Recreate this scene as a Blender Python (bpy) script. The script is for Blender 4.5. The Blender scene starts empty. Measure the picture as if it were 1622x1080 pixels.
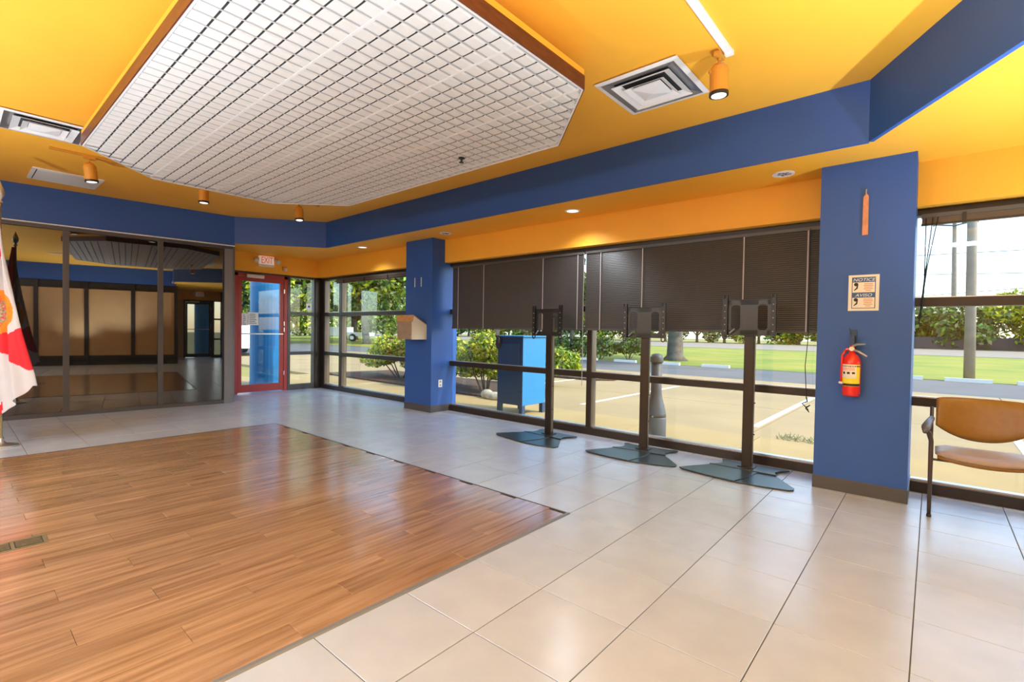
import bpy, math, random
import numpy as np
from mathutils import Vector, Matrix
random.seed(7); rng = np.random.RandomState(7)
SC = bpy.context.scene
COL = SC.collection
PI = math.pi

# ------------------------------------------------------------------ camera
CW, CH, CF = 1622, 1080, 773.58
CAM = np.array([1.8636, -2.7902, 1.2442])
def cam_rows():
    y, p, r = [math.radians(a) for a in (-49.249180896475416, -181.14855859485206, 179.07632835945205)]
    cy, sy, cp, sp, cr, sr = math.cos(y), math.sin(y), math.cos(p), math.sin(p), math.cos(r), math.sin(r)
    f = np.array([cp*cy, cp*sy, -sp]); rt = np.array([sy, -cy, 0.0]); dn = np.cross(f, rt)
    return np.array([cr*rt + sr*dn, -sr*rt + cr*dn, f])
RM = cam_rows()
def project(x, y, z):
    v = RM @ (np.array([x, y, z]) - CAM)
    if v[2] < 0.05: return None
    return CW/2 + CF*v[0]/v[2], CH/2 + CF*v[1]/v[2], v[2]
cd = bpy.data.cameras.new('camera'); cam = bpy.data.objects.new('camera', cd); COL.objects.link(cam)
cd.sensor_width = 36.0; cd.lens = CF/CW*36.0; cd.clip_start = 0.05; cd.clip_end = 600
R, D, F = RM
cam.matrix_world = Matrix(((R[0], -D[0], -F[0], CAM[0]), (R[1], -D[1], -F[1], CAM[1]), (R[2], -D[2], -F[2], CAM[2]), (0, 0, 0, 1)))
SC.camera = cam

# ------------------------------------------------------------------ colour management, world, sun, large lights
SC.view_settings.view_transform = 'Standard'
SC.view_settings.look = 'None'
SC.view_settings.gamma = 1.0
SC.view_settings.use_curve_mapping = False
SC.view_settings.exposure = 1.0
SC.cycles.use_denoising = True
SC.cycles.max_bounces = 10
SC.cycles.diffuse_bounces = 6
SC.cycles.transparent_max_bounces = 16
SC.cycles.sample_clamp_indirect = 6.0
SUN_EL, SUN_AZ = math.radians(44), math.radians(16)      # azimuth measured from +X towards +Y
SKY, SUNP = 0.34, 1.9
w = bpy.data.worlds.new('world'); SC.world = w; w.use_nodes = True
nt = w.node_tree; nt.nodes.clear()
out = nt.nodes.new('ShaderNodeOutputWorld'); bg = nt.nodes.new('ShaderNodeBackground')
sky = nt.nodes.new('ShaderNodeTexSky'); sky.sky_type = 'NISHITA'
sky.sun_disc = False; sky.sun_elevation = SUN_EL; sky.sun_rotation = PI/2 - SUN_AZ
sky.air_density = 1.0; sky.dust_density = 1.2; sky.ozone_density = 1.2
bg.inputs['Strength'].default_value = SKY
nt.links.new(sky.outputs[0], bg.inputs[0]); nt.links.new(bg.outputs[0], out.inputs[0])
def light(kind, name, loc, power, color=(1, 1, 1), **kw):
    l = bpy.data.lights.new(name, kind); l.energy = power; l.color = color
    for k, v in kw.items():
        if k not in ('rot', 'aim'): setattr(l, k, v)
    o = bpy.data.objects.new(name, l); COL.objects.link(o); o.location = loc
    if 'aim' in kw: o.rotation_euler = (Vector(kw['aim']) - Vector(loc)).to_track_quat('-Z', 'Y').to_euler()
    if 'rot' in kw: o.rotation_euler = kw['rot']
    return o
sd = Vector((math.cos(SUN_EL)*math.cos(SUN_AZ), math.cos(SUN_EL)*math.sin(SUN_AZ), math.sin(SUN_EL)))
light('SUN', 'sun', (10, 0, 20), SUNP, (1.0, .86, .62), angle=math.radians(1.0), rot=(sd).to_track_quat('Z', 'Y').to_euler())
# added fill lights behind the camera; invented housings for them further down
FILL_LAMPS = [(-3.4, -4.6), (-0.6, -4.6), (2.2, -4.6)]
for (tx, ty) in FILL_LAMPS:
    light('AREA', 'fill_light', (tx, ty, 2.97), 52, (.66, .84, 1.0), shape='RECTANGLE', size=1.2, size_y=.55)
light('AREA', 'fill_area', (-2.2, -6.1, 2.45), 38, (.70, .86, 1.0), shape='RECTANGLE', size=4.5, size_y=.7, aim=(-1.2, 0.0, 1.2))  # added soft fill from behind, no lamp stands there
for (ux, uy, up_) in ((1.9, -3.5, 230), (3.2, -2.2, 190), (2.8, -1.2, 330), (3.0, .9, 170), (-.8, -3.5, 230), (-3.6, -3.9, 190)):  # added uplights that brighten the ceiling, without any fittings
    light('SPOT', 'fill_uplight', (ux, uy, .5), up_, (.74, .88, 1.0), spot_size=2.2, spot_blend=.9, shadow_soft_size=.05, aim=(ux, uy+.01, 3.0))

# ------------------------------------------------------------------ helpers
def srgb(r, g, b):
    def f(c):
        c /= 255.0
        return c/12.92 if c <= .04045 else ((c+.055)/1.055)**2.4
    return (f(r), f(g), f(b), 1.0)
def mat(name, col, rough=.5, metal=0.0, var=0.0, vscale=6.0, bump=0.0, bscale=40.0, spec=.5, rnd=0.0, coat=0.0, emit=None, estr=0.0, stretch=None, noise_detail=4.0, col2=None, alpha=None, ior=None):
    m = bpy.data.materials.new(name); m.use_nodes = True
    N, L = m.node_tree.nodes, m.node_tree.links
    b = N['Principled BSDF']
    b.inputs['Roughness'].default_value = rough; b.inputs['Metallic'].default_value = metal
    b.inputs['Specular IOR Level'].default_value = spec
    if ior: b.inputs['IOR'].default_value = ior
    if coat: b.inputs['Coat Weight'].default_value = coat; b.inputs['Coat Roughness'].default_value = .12
    if len(col) == 3: col = (*col, 1)
    tc = N.new('ShaderNodeTexCoord'); vec = tc.outputs['Object']
    if stretch:
        mp = N.new('ShaderNodeMapping'); mp.inputs['Scale'].default_value = stretch
        L.new(vec, mp.inputs[0]); vec = mp.outputs[0]
    if rnd or var or col2:
        oi = N.new('ShaderNodeObjectInfo')
        add = N.new('ShaderNodeVectorMath'); add.operation = 'ADD'
        sc = N.new('ShaderNodeVectorMath'); sc.operation = 'SCALE'; sc.inputs[0].default_value = (37, 61, 17)
        L.new(oi.outputs['Random'], sc.inputs['Scale']); L.new(vec, add.inputs[0]); L.new(sc.outputs[0], add.inputs[1])
        vec = add.outputs[0]
    ns = N.new('ShaderNodeTexNoise'); ns.inputs['Scale'].default_value = vscale; ns.inputs['Detail'].default_value = noise_detail
    L.new(vec, ns.inputs['Vector'])
    cr = N.new('ShaderNodeValToRGB'); cr.color_ramp.elements[0].position = .3; cr.color_ramp.elements[1].position = .7
    c2 = col2 if col2 else tuple(min(1, c*(1+var)) for c in col[:3]) + (1,)
    c1 = col if col2 else tuple(c*(1-var) for c in col[:3]) + (1,)
    cr.color_ramp.elements[0].color = c1; cr.color_ramp.elements[1].color = (*c2[:3], 1)
    L.new(ns.outputs['Fac'], cr.inputs[0])
    csock = cr.outputs[0]
    if rnd:
        hs = N.new('ShaderNodeHueSaturation')
        mr = N.new('ShaderNodeMapRange'); mr.inputs['To Min'].default_value = 1-rnd; mr.inputs['To Max'].default_value = 1+rnd
        L.new(oi.outputs['Random'], mr.inputs[0]); L.new(mr.outputs[0], hs.inputs['Value']); L.new(csock, hs.inputs['Color'])
        csock = hs.outputs[0]
    L.new(csock, b.inputs['Base Color'])
    if bump:
        n2 = N.new('ShaderNodeTexNoise'); n2.inputs['Scale'].default_value = bscale; n2.inputs['Detail'].default_value = 5
        bp = N.new('ShaderNodeBump'); bp.inputs['Strength'].default_value = bump; bp.inputs['Distance'].default_value = .01
        L.new(vec, n2.inputs['Vector']); L.new(n2.outputs['Fac'], bp.inputs['Height']); L.new(bp.outputs[0], b.inputs['Normal'])
    if emit:
        b.inputs['Emission Color'].default_value = (*emit[:3], 1); b.inputs['Emission Strength'].default_value = estr
    return m
def glass_mat(name, tint, ior=1.45, extra=0.0):
    """thin window glass: tinted see-through plus a fresnel mirror"""
    m = bpy.data.materials.new(name); m.use_nodes = True
    N, L = m.node_tree.nodes, m.node_tree.links; N.clear()
    o = N.new('ShaderNodeOutputMaterial'); t = N.new('ShaderNodeBsdfTransparent'); t.inputs[0].default_value = (*tint, 1)
    g = N.new('ShaderNodeBsdfGlossy'); g.inputs['Roughness'].default_value = 0.0
    lw = N.new('ShaderNodeLayerWeight'); lw.inputs['Blend'].default_value = .5
    pw_ = N.new('ShaderNodeMath'); pw_.operation = 'POWER'; pw_.inputs[1].default_value = 4.0
    fr = N.new('ShaderNodeMath'); fr.operation = 'MULTIPLY_ADD'; fr.inputs[1].default_value = .9; fr.inputs[2].default_value = .035
    L.new(lw.outputs['Facing'], pw_.inputs[0]); L.new(pw_.outputs[0], fr.inputs[0])
    mx = N.new('ShaderNodeMixShader')
    ns = N.new('ShaderNodeTexNoise'); ns.inputs['Scale'].default_value = 1.2
    bp = N.new('ShaderNodeBump'); bp.inputs['Strength'].default_value = .01; bp.inputs['Distance'].default_value = .02
    L.new(ns.outputs['Fac'], bp.inputs['Height']); L.new(bp.outputs[0], g.inputs['Normal'])
    L.new(fr.outputs[0], mx.inputs[0]); L.new(t.outputs[0], mx.inputs[1]); L.new(g.outputs[0], mx.inputs[2]); L.new(mx.outputs[0], o.inputs[0])
    return m

class MB:
    def __init__(s): s.v = []; s.f = []; s.m = []
    def add(s, vs, fs, m=0):
        o = len(s.v); s.v += [tuple(v) for v in vs]
        for f in fs: s.f.append(tuple(i+o for i in f)); s.m.append(m)
        return s
    def box(s, x0, x1, y0, y1, z0, z1, m=0):
        x0, x1 = min(x0, x1), max(x0, x1); y0, y1 = min(y0, y1), max(y0, y1); z0, z1 = min(z0, z1), max(z0, z1)
        return s.add([(x0,y0,z0),(x1,y0,z0),(x1,y1,z0),(x0,y1,z0),(x0,y0,z1),(x1,y0,z1),(x1,y1,z1),(x0,y1,z1)],
            [(0,3,2,1),(4,5,6,7),(0,1,5,4),(1,2,6,5),(2,3,7,6),(3,0,4,7)], m)
    def obox(s, c, ux, uy, hx, hy, z0, z1, m=0):
        """box with horizontal axes ux, uy around centre c (half sizes)"""
        vs = []
        for z in (z0, z1):
            for a, b in ((-1,-1),(1,-1),(1,1),(-1,1)):
                vs.append((c[0]+ux[0]*hx*a+uy[0]*hy*b, c[1]+ux[1]*hx*a+uy[1]*hy*b, z))
        return s.add(vs, [(0,3,2,1),(4,5,6,7),(0,1,5,4),(1,2,6,5),(2,3,7,6),(3,0,4,7)], m)
    def prism(s, poly, z0, z1, m=0):
        n = len(poly)
        a = sum(poly[i][0]*poly[(i+1)%n][1]-poly[(i+1)%n][0]*poly[i][1] for i in range(n))
        if a < 0: poly = poly[::-1]
        vs = [(p[0],p[1],z0) for p in poly]+[(p[0],p[1],z1) for p in poly]
        fs = [tuple(range(n-1,-1,-1)), tuple(range(n,2*n))]+[(i,(i+1)%n,n+(i+1)%n,n+i) for i in range(n)]
        return s.add(vs, fs, m)
    def extr(s, poly, axis, a0, a1, m=0):
        """prism of a 2D polygon along x or y: poly gives the other two coordinates"""
        n = len(poly)
        if axis == 'y': vs = [(p[0],a0,p[1]) for p in poly]+[(p[0],a1,p[1]) for p in poly]
        else: vs = [(a0,p[0],p[1]) for p in poly]+[(a1,p[0],p[1]) for p in poly]
        fs = [tuple(range(n)), tuple(range(2*n-1,n-1,-1))]+[(i,n+i,n+(i+1)%n,(i+1)%n) for i in range(n)]
        return s.add(vs, fs, m)
    def tube(s, pts, r, n=10, m=0):
        pts = [Vector(p) for p in pts]; rs = r if isinstance(r, (list, tuple)) else [r]*len(pts)
        o = len(s.v); prev = None
        for i, p in enumerate(pts):
            d = (pts[min(i+1,len(pts)-1)]-pts[max(i-1,0)]).normalized()
            if prev is None: a = d.orthogonal().normalized()
            else: a = (prev - d*prev.dot(d)).normalized()
            prev = a; b = d.cross(a)
            for k in range(n):
                t = 2*PI*k/n; s.v.append(tuple(p+(a*math.cos(t)+b*math.sin(t))*rs[i]))
        for i in range(len(pts)-1):
            for k in range(n):
                s.f.append((o+i*n+k, o+i*n+(k+1)%n, o+(i+1)*n+(k+1)%n, o+(i+1)*n+k)); s.m.append(m)
        s.f.append(tuple(o+k for k in range(n-1,-1,-1))); s.m.append(m)
        s.f.append(tuple(o+(len(pts)-1)*n+k for k in range(n))); s.m.append(m)
        return s
    def lathe(s, prof, c=(0,0,0), n=24, m=0):
        """prof: list of (r, z)"""
        o = len(s.v)
        for r, z in prof:
            for k in range(n):
                t = 2*PI*k/n; s.v.append((c[0]+r*math.cos(t), c[1]+r*math.sin(t), c[2]+z))
        for i in range(len(prof)-1):
            for k in range(n):
                s.f.append((o+i*n+k, o+i*n+(k+1)%n, o+(i+1)*n+(k+1)%n, o+(i+1)*n+k)); s.m.append(m)
        s.f.append(tuple(o+k for k in range(n-1,-1,-1))); s.m.append(m)
        s.f.append(tuple(o+(len(prof)-1)*n+k for k in range(n))); s.m.append(m)
        return s
    def ball(s, c, r, nu=12, nv=8, m=0):
        rx, ry, rz = r if isinstance(r, (list, tuple)) else (r, r, r)
        o = len(s.v)
        for j in range(nv+1):
            ph = -PI/2+PI*j/nv
            for k in range(nu):
                t = 2*PI*k/nu; s.v.append((c[0]+rx*math.cos(ph)*math.cos(t), c[1]+ry*math.cos(ph)*math.sin(t), c[2]+rz*math.sin(ph)))
        for j in range(nv):
            for k in range(nu):
                s.f.append((o+j*nu+k, o+j*nu+(k+1)%nu, o+(j+1)*nu+(k+1)%nu, o+(j+1)*nu+k)); s.m.append(m)
        return s
    def build(s, name, mats, parent=None, smooth=False, bevel=0.0):
        me = bpy.data.meshes.new(name)
        off = wloc(parent) if parent else Vector((0,0,0))
        me.from_pydata([(v[0]-off.x, v[1]-off.y, v[2]-off.z) for v in s.v], [], s.f)
        mats = mats if isinstance(mats, (list, tuple)) else [mats]
        for m in mats: me.materials.append(m)
        if len(mats) > 1: me.polygons.foreach_set('material_index', s.m)
        if smooth: me.polygons.foreach_set('use_smooth', [True]*len(s.f))
        me.update()
        o = bpy.data.objects.new(name, me); COL.objects.link(o)
        if parent: o.parent = parent
        if bevel:
            b = o.modifiers.new('bevel', 'BEVEL'); b.width = bevel; b.segments = 2; b.limit_method = 'ANGLE'
            if smooth: pass
        return o
def wloc(o):
    l = Vector((0,0,0))
    while o is not None: l += o.location; o = o.parent
    return l
def tag(o, label=None, cat=None, group=None, kind=None):
    if label: o['label'] = label
    if cat: o['category'] = cat
    if group: o['group'] = group
    if kind: o['kind'] = kind
    return o
def empty(name, loc=(0,0,0), label=None, cat=None, group=None, kind=None, rz=0.0):
    o = bpy.data.objects.new(name, None); COL.objects.link(o); o.location = loc; o.empty_display_size = .1
    o.rotation_euler = (0,0,rz)
    return tag(o, label, cat, group, kind)
def struct(o, label=None): return tag(o, label, None, None, 'structure')
def copy_tree(o, parent=None):
    c = o.copy(); COL.objects.link(c); c.parent = parent
    for ch in list(o.children): copy_tree(ch, c)
    return c
def text(name, s, loc, size, m, parent, rot, align='CENTER', ext=.0006, spacing=1.0, sx=1.0):
    cu = bpy.data.curves.new(name, 'FONT'); cu.body = s; cu.size = size; cu.extrude = ext; cu.align_x = align; cu.align_y = 'CENTER'
    cu.space_character = spacing; cu.offset = 0.0
    cu.materials.append(m)
    o = bpy.data.objects.new(name, cu); COL.objects.link(o); o.parent = parent
    o.location = Vector(loc) - (wloc(parent) if parent else Vector((0,0,0))); o.rotation_euler = rot; o.scale = (sx, 1, 1)
    return o
FACE_Y = (PI/2, 0, 0); FACE_X = (PI/2, 0, PI/2)

# ------------------------------------------------------------------ materials
M = {}
M['yellow'] = mat('yellow paint', (.90,.44,.035), .55, var=.03, vscale=2, bump=.03, bscale=90)
M['yellow_metal'] = mat('ochre enamel', (.62,.27,.03), .4, var=.03)
M['blue'] = mat('blue paint', (.022,.095,.37), .5, var=.03, vscale=2, bump=.03, bscale=90)
M['blue_dark'] = M['blue']
M['base'] = mat('grey vinyl base', (.075,.072,.075), .45, var=.05)
M['bronze'] = mat('dark bronze aluminium', (.036,.027,.021), .38, metal=.3, var=.06)
M['bronze_lt'] = mat('light bronze and lit mullion side', (.14,.105,.075), .42, metal=.3, var=.06)  # carries the sunlight on mullion sides; plain light bronze elsewhere
M['greyframe'] = mat('grey partition frame', (.085,.08,.082), .4, metal=.3, var=.04)
M['greyjamb'] = mat('brushed grey jamb', (.20,.20,.215), .4, metal=.3, var=.04)
M['white'] = mat('white enamel', (.80,.80,.80), .4, var=.02)
M['offwhite'] = mat('off white board', (.76,.76,.74), .6, var=.02, vscale=14)
M['slot'] = mat('dark groove', (.03,.03,.032), .8)
M['groove'] = mat('grey groove', (.45,.45,.45), .8)
M['woodband'] = mat('mahogany band', (.11,.022,.010), .35, var=.35, vscale=9, stretch=(1,1,5))
M['black'] = mat('black paint', (.012,.012,.013), .4)
M['darkgrey'] = mat('dark grey metal', (.04,.042,.042), .35, metal=.4, var=.05)
M['plate'] = mat('grey steel plate', (.05,.062,.056), .33, metal=.5, var=.06, bump=.02, bscale=200)
M['pole'] = mat('brown black pole', (.035,.026,.018), .35, metal=.4, var=.05)
M['strip'] = mat('grey transition strip', (.20,.21,.23), .35, metal=.2, var=.04)
M['silver'] = mat('brushed aluminium', (.62,.62,.63), .3, metal=.9, var=.04)
M['brass'] = mat('aged brass', (.30,.25,.13), .45, metal=.6, var=.2, vscale=40)
M['red'] = mat('red door frame', (.40,.045,.04), .45, var=.05, vscale=4)
M['red_ext'] = mat('red enamel', (.75,.02,.012), .25, coat=.3)
M['label_y'] = mat('yellow label', (.85,.72,.03), .5)
M['label_w'] = mat('cream label', (.80,.77,.66), .5)
M['ink'] = mat('black ink', (.02,.02,.025), .6)
M['ink_blue'] = mat('blue ink', (.03,.11,.28), .5)
M['ink_red'] = mat('red lettering', (.75,.06,.04), .5, emit=(.9,.06,.04), estr=.15)
M['ink_orange'] = mat('rust print', (.62,.30,.18), .6)
M['greyprint'] = mat('grey print', (.30,.32,.34), .6)
M['lampglow'] = mat('lit lamp lens', (.9,.9,.85), .4, emit=(1,.97,.9), estr=.6)
M['signwhite'] = mat('sign face', (.82,.72,.62), .4, emit=(1,.85,.72), estr=.12)
M['cream'] = mat('cream pressboard', (.72,.66,.52), .55, var=.04)
M['tanwood'] = mat('light wood', (.52,.27,.10), .5, var=.2, vscale=9, stretch=(1,6,6))
M['tanface'] = mat('tan wood face', (.33,.24,.17), .5, var=.1, vscale=9)
M['tile'] = mat('stone look tile', (.46,.50,.575), .25, var=.05, vscale=5, bump=.10, bscale=9, rnd=.03, spec=.5, ior=2.0)
M['grout'] = mat('dark grout', (.10,.09,.085), .8, var=.1, vscale=60)
M['wood'] = mat('oak laminate', (.22,.115,.055), .19, vscale=2.6, rnd=.12, stretch=(12,.7,12), noise_detail=7, col2=(.42,.25,.14), bump=.10, bscale=2.2, spec=.5, ior=2.0, coat=.2)
M['seam'] = mat('plank seam', (.05,.02,.01), .7)
M['vinyl'] = mat('mustard vinyl', (.27,.125,.012), .4, var=.06, vscale=30, bump=.03, bscale=250)
M['vinyl_seat'] = mat('taupe vinyl seat', (.34,.25,.20), .42, var=.06, vscale=30, bump=.03, bscale=250)
M['chairframe'] = mat('brown chair frame', (.075,.05,.045), .35, metal=.3)
M['chairarm'] = mat('grey arm pad', (.10,.10,.12), .35)
M['slat'] = mat('charcoal blind slat', (.075,.072,.07), .42, var=.05)
M['tape'] = mat('blind cord', (.42,.40,.40), .6)
M['glass'] = glass_mat('clear window glass', (.93,.97,.96), 1.4)
M['tint'] = mat('smoked mirror glass', (.008,.008,.008), .015, spec=.5, ior=2.1)
M['tanpanel'] = mat('tan wall panel', (.52,.30,.13), .5, var=.05)
M['flag_w'] = mat('white flag cloth', (.62,.62,.66), .75, var=.03, bump=.05, bscale=300)
M['flag_r'] = mat('red flag cloth', (.72,.015,.03), .7, var=.05)
M['seal_o'] = mat('orange seal ring', (.88,.30,.02), .7)
M['seal_i'] = mat('sepia seal picture', (.60,.52,.36), .7, var=.5, vscale=45, col2=(.16,.11,.05))
M['gold'] = mat('gold cord', (.80,.42,.05), .5)
# exterior
M['concrete'] = mat('beige concrete', (.39,.28,.135), .9, var=.10, vscale=.7, bump=.05, bscale=30, rnd=.03)
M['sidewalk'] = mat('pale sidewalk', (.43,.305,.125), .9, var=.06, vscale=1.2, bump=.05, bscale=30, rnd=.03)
M['asphalt'] = mat('grey asphalt', (.14,.14,.14), .9, var=.12, vscale=.8, bump=.1, bscale=40)
M['road'] = mat('pale road', (.30,.25,.19), .9, var=.05)
M['lawn'] = mat('lawn grass', (.15,.24,.010), .9, vscale=.35, col2=(.36,.31,.03), bump=.3, bscale=14, noise_detail=8)
M['lawn2'] = mat('dry lawn grass', (.24,.21,.035), .9, vscale=.2, col2=(.36,.30,.08), bump=.3, bscale=14, noise_detail=8)
M['kerbstone'] = mat('white kerbstone', (.72,.70,.62), .8, var=.05)
M['mulch'] = mat('brown mulch', (.10,.055,.03), .9, var=.5, vscale=14, bump=.6, bscale=30)
M['leafY'] = mat('yellow green leaf', (.50,.52,.03), .6, var=.25, vscale=1.5)
M['leafG'] = mat('green leaf', (.20,.33,.025), .6, var=.3, vscale=1.2)
M['leafD'] = mat('dark green leaf', (.05,.10,.022), .6, var=.3, vscale=1.2)
M['leafO'] = mat('olive grey leaf', (.30,.31,.15), .6, var=.3, vscale=1.2)
M['leafR'] = mat('coral leaf', (.55,.28,.13), .6, var=.3, vscale=1.2)
M['bark'] = mat('grey brown bark', (.13,.11,.09), .9, var=.3, vscale=4, bump=.5, bscale=12)
M['conpole'] = mat('weathered pole', (.26,.225,.18), .85, var=.12, vscale=3)
M['wire'] = mat('wire', (.10,.11,.13), .6)
M['mail_d'] = mat('navy enamel and shaded box faces', (.02,.05,.12), .4, var=.06)  # shaded faces of the collection box painted darker; also the extinguisher hook
M['mail_b'] = mat('bright blue and sunlit box faces', (.015,.20,.48), .35, var=.04)  # sunlit faces of the collection box painted brighter; also the column band
M['bluecol'] = mat('blue stucco', (.008,.16,.42), .5, var=.15, vscale=2)
M['smoker'] = mat('grey plastic', (.06,.07,.085), .5, var=.15, vscale=6)
M['tyre'] = mat('tyre rubber', (.02,.02,.02), .7)
M['hullwhite'] = mat('white hull paint', (.72,.74,.76), .4)
M['fence'] = mat('dark fence board', (.07,.065,.075), .7, var=.2, vscale=.3)
M['rock'] = mat('pale limestone', (.52,.48,.38), .9, var=.3, vscale=8, bump=.5, bscale=14)

# ------------------------------------------------------------------ room shell
ZC, ZL = 3.03, 2.62
GP0, GP1 = Vector((-7.07,-2.34)), Vector((-6.82,.27))            # glass partition line
gd = (GP1-GP0).normalized(); gn = Vector((gd.y, -gd.x))           # along, into the room
def gp(s, n=0.0):                                                  # s metres from GP1 back along the partition
    p = GP1 - gd*s + gn*n; return (p.x, p.y)
YB = -6.5
SB = 6.8
S0 = [gp(SB,.05), gp(0,.05)]

# floor: grout bed with tiles and planks
fl = struct(empty('floor', (0,0,0)))
T = .4572
b = MB(); b.box(-8.1, 7.1, YB-.1, 2.5, -.12, -.004); b.build('grout_bed', M['grout'], fl)
NW = 10
tiles = []
G = .0022
for i in range(-18, 16):
    for j in range(-15, 6):
        x0, x1, y0, y1 = i*T, (i+1)*T, j*T, (j+1)*T
        if i >= -NW and i < 0 and j >= -NW and j < 0: continue
        y1c = min(y1, 2.5); x0c = max(x0, -8.05)
        if y0 > 2.34: continue
        best = 0
        p = project((x0c+x1)/2, (y0+y1c)/2, 0)
        vis = p is not None and -60 < p[0] < CW+60 and 380 < p[1] < CH+90 and (x0c+x1)/2 > -7.3+.0
        tiles.append((0 if vis else 1, p[2] if p else 99, x0c, x1, y0, y1c))
tiles.sort()
tm = {}
stuff = MB()
def tile_mesh(m, x0, x1, y0, y1, z=0.0, th=.0038):
    c = .0012
    a, b_, c_, d_ = x0+G, x1-G, y0+G, y1-G
    vs = [(a,c_,z-th),(b_,c_,z-th),(b_,d_,z-th),(a,d_,z-th),(a,c_,z-c),(b_,c_,z-c),(b_,d_,z-c),(a,d_,z-c),(a+c,c_+c,z),(b_-c,c_+c,z),(b_-c,d_-c,z),(a+c,d_-c,z)]
    m.add(vs, [(8,9,10,11)]+[(i,(i+1)%4,4+(i+1)%4,4+i) for i in range(4)]+[(4+i,4+(i+1)%4,8+(i+1)%4,8+i) for i in range(4)])
for n, (vis, dist, x0, x1, y0, y1) in enumerate(tiles):
    if n < 290 and vis == 0:
        k = (round(x1-x0,3), round(y1-y0,3))
        if k not in tm:
            mb = MB(); tile_mesh(mb, -k[0]/2, k[0]/2, -k[1]/2, k[1]/2); o = mb.build('floor_tile', M['tile'], fl); tm[k] = o
        else:
            o = tm[k].copy(); COL.objects.link(o)
        o.location = ((x0+x1)/2, (y0+y1)/2, random.uniform(-.0003,.0003))
    else: tile_mesh(stuff, x0, x1, y0, y1)
tag(stuff.build('floor_tile_field', M['tile'], fl), kind='stuff')
# planks
PW, PL = T*NW/30, .9105
planks = []
for r in range(30):
    x1 = -r*PW; x0 = x1-PW; y = -1.553-.3035*(1,0,2)[r%3]+PL*3
    while y > -T*NW:
        a, c = max(y-PL, -T*NW), min(y, -.012); y -= PL
        if c-a > .03: planks.append((x0, x1, a, c))
seam = MB(); seam.box(-T*NW, -.0, -T*NW, -.0, -.004, -.0012); seam.build('plank_underlay', M['seam'], fl)
pm = {}
for x0, x1, y0, y1 in planks:
    g = .0007; mb = MB(); z1 = .0035 + random.uniform(-.0004,.0004); c = .0015; z0 = -.001
    a, b_, c_, d_ = x0+g, x1-g, y0+g, y1-g
    vs = [(a,c_,z0),(b_,c_,z0),(b_,d_,z0),(a,d_,z0),(a,c_,z1-c),(b_,c_,z1-c),(b_,d_,z1-c),(a,d_,z1-c),(a+c,c_+c,z1),(b_-c,c_+c,z1),(b_-c,d_-c,z1),(a+c,d_-c,z1)]
    mb.add(vs, [(8,9,10,11)]+[(i,(i+1)%4,4+(i+1)%4,4+i) for i in range(4)]+[(4+i,4+(i+1)%4,8+(i+1)%4,8+i) for i in range(4)])
    mb.build('floor_plank', M['wood'], fl)
# transition strips round the planks
st = MB(); st.extr([(-.018,-.001),(-.012,.007),(.006,.007),(.014,-.001)], 'y', -T*NW, .0); struct(st.build('trim_1', M['strip']))
st = MB(); st.box(-T*NW-.01, 0, -.012, -.002, -.004, .0055); struct(st.build('trim_2', M['base']))
st = MB(); st.box(-T*NW-.008, -T*NW+.004, -T*NW, 0, -.004, .0055); struct(st.build('trim_3', M['base']))
# floor register in the wood
reg = empty('floor_register', (-2.0,-2.55,.0035), 'brass louvred floor register set in the wood planks', 'floor vent')
b = MB(); b.box(-2.07,-1.91,-2.72,-2.41,.0036,.0065); b.build('plate', M['brass'], reg)
for yy in (-2.56,-2.43):
    b = MB(); b.box(-2.05,-1.93,yy-.115,yy,.0065,.0075, 0)
    for k in range(6): b.box(-2.045+k*.02,-2.037+k*.02,yy-.11,yy-.005,.0075,.0095,1)
    b.build('louvre', [M['slot'], M['brass']], reg)

# ceilings
b = MB(); b.box(-8.2, 7.2, YB-.2, 2.6, ZC, ZC+.15); struct(b.build('ceiling', M['yellow']))
low = [(-8.1,.27),gp(0,.0),(-5.93,1.45),(1.48,1.45),(2.37,.08),(7.1,.08),(7.1,2.5),(-8.1,2.5)]
b = MB(); b.prism(low, ZL, ZL+.05); struct(b.build('ceiling', M['yellow']))
# soffit bands (vertical blue faces under the raised ceiling)
def band(name, p, q, z0, z1, m, t=.03, parent=None):
    p, q = Vector(p), Vector(q); d = (q-p).normalized(); n = Vector((-d.y, d.x))
    b = MB(); b.obox((p+q)/2+n*t/2, d, n, (q-p).length/2, t/2, z0, z1)
    return b.build(name, m, parent)
sf = struct(empty('soffit', (0,0,ZL)))
band('soffit_face', gp(SB,.05), gp(-.02,.05), 2.555, ZC, M['blue'], parent=sf)
band('soffit_face', gp(-.02,.05), (-5.93,1.41), 2.60, ZC, M['blue_dark'], parent=sf)
band('soffit_face', (-5.93,1.41), (1.49,1.41), 2.60, ZC, M['blue_dark'], parent=sf)
band('soffit_face', (1.49,1.41), (2.37,.06), 2.60, ZC, M['blue'], parent=sf)
band('soffit_face', (2.37,.06), (3.5,.10), 2.60, ZC, M['blue'], parent=sf)
band('soffit_edge', gp(SB,.085), gp(-.02,.085), 2.545, 2.556, M['white'], t=.06, parent=sf)
# walls
b = MB(); b.box(-8.2, 7.2, YB-.15, YB, -.1, ZC); struct(b.build('wall_back', M['yellow']))
b = MB(); b.box(-9.0,-8.0,YB,.3,0,ZC); b.box(-8.0,gp(0)[0]-.06,.25,.33,0,ZL); struct(b.build('wall_left', M['greyjamb']))
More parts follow.
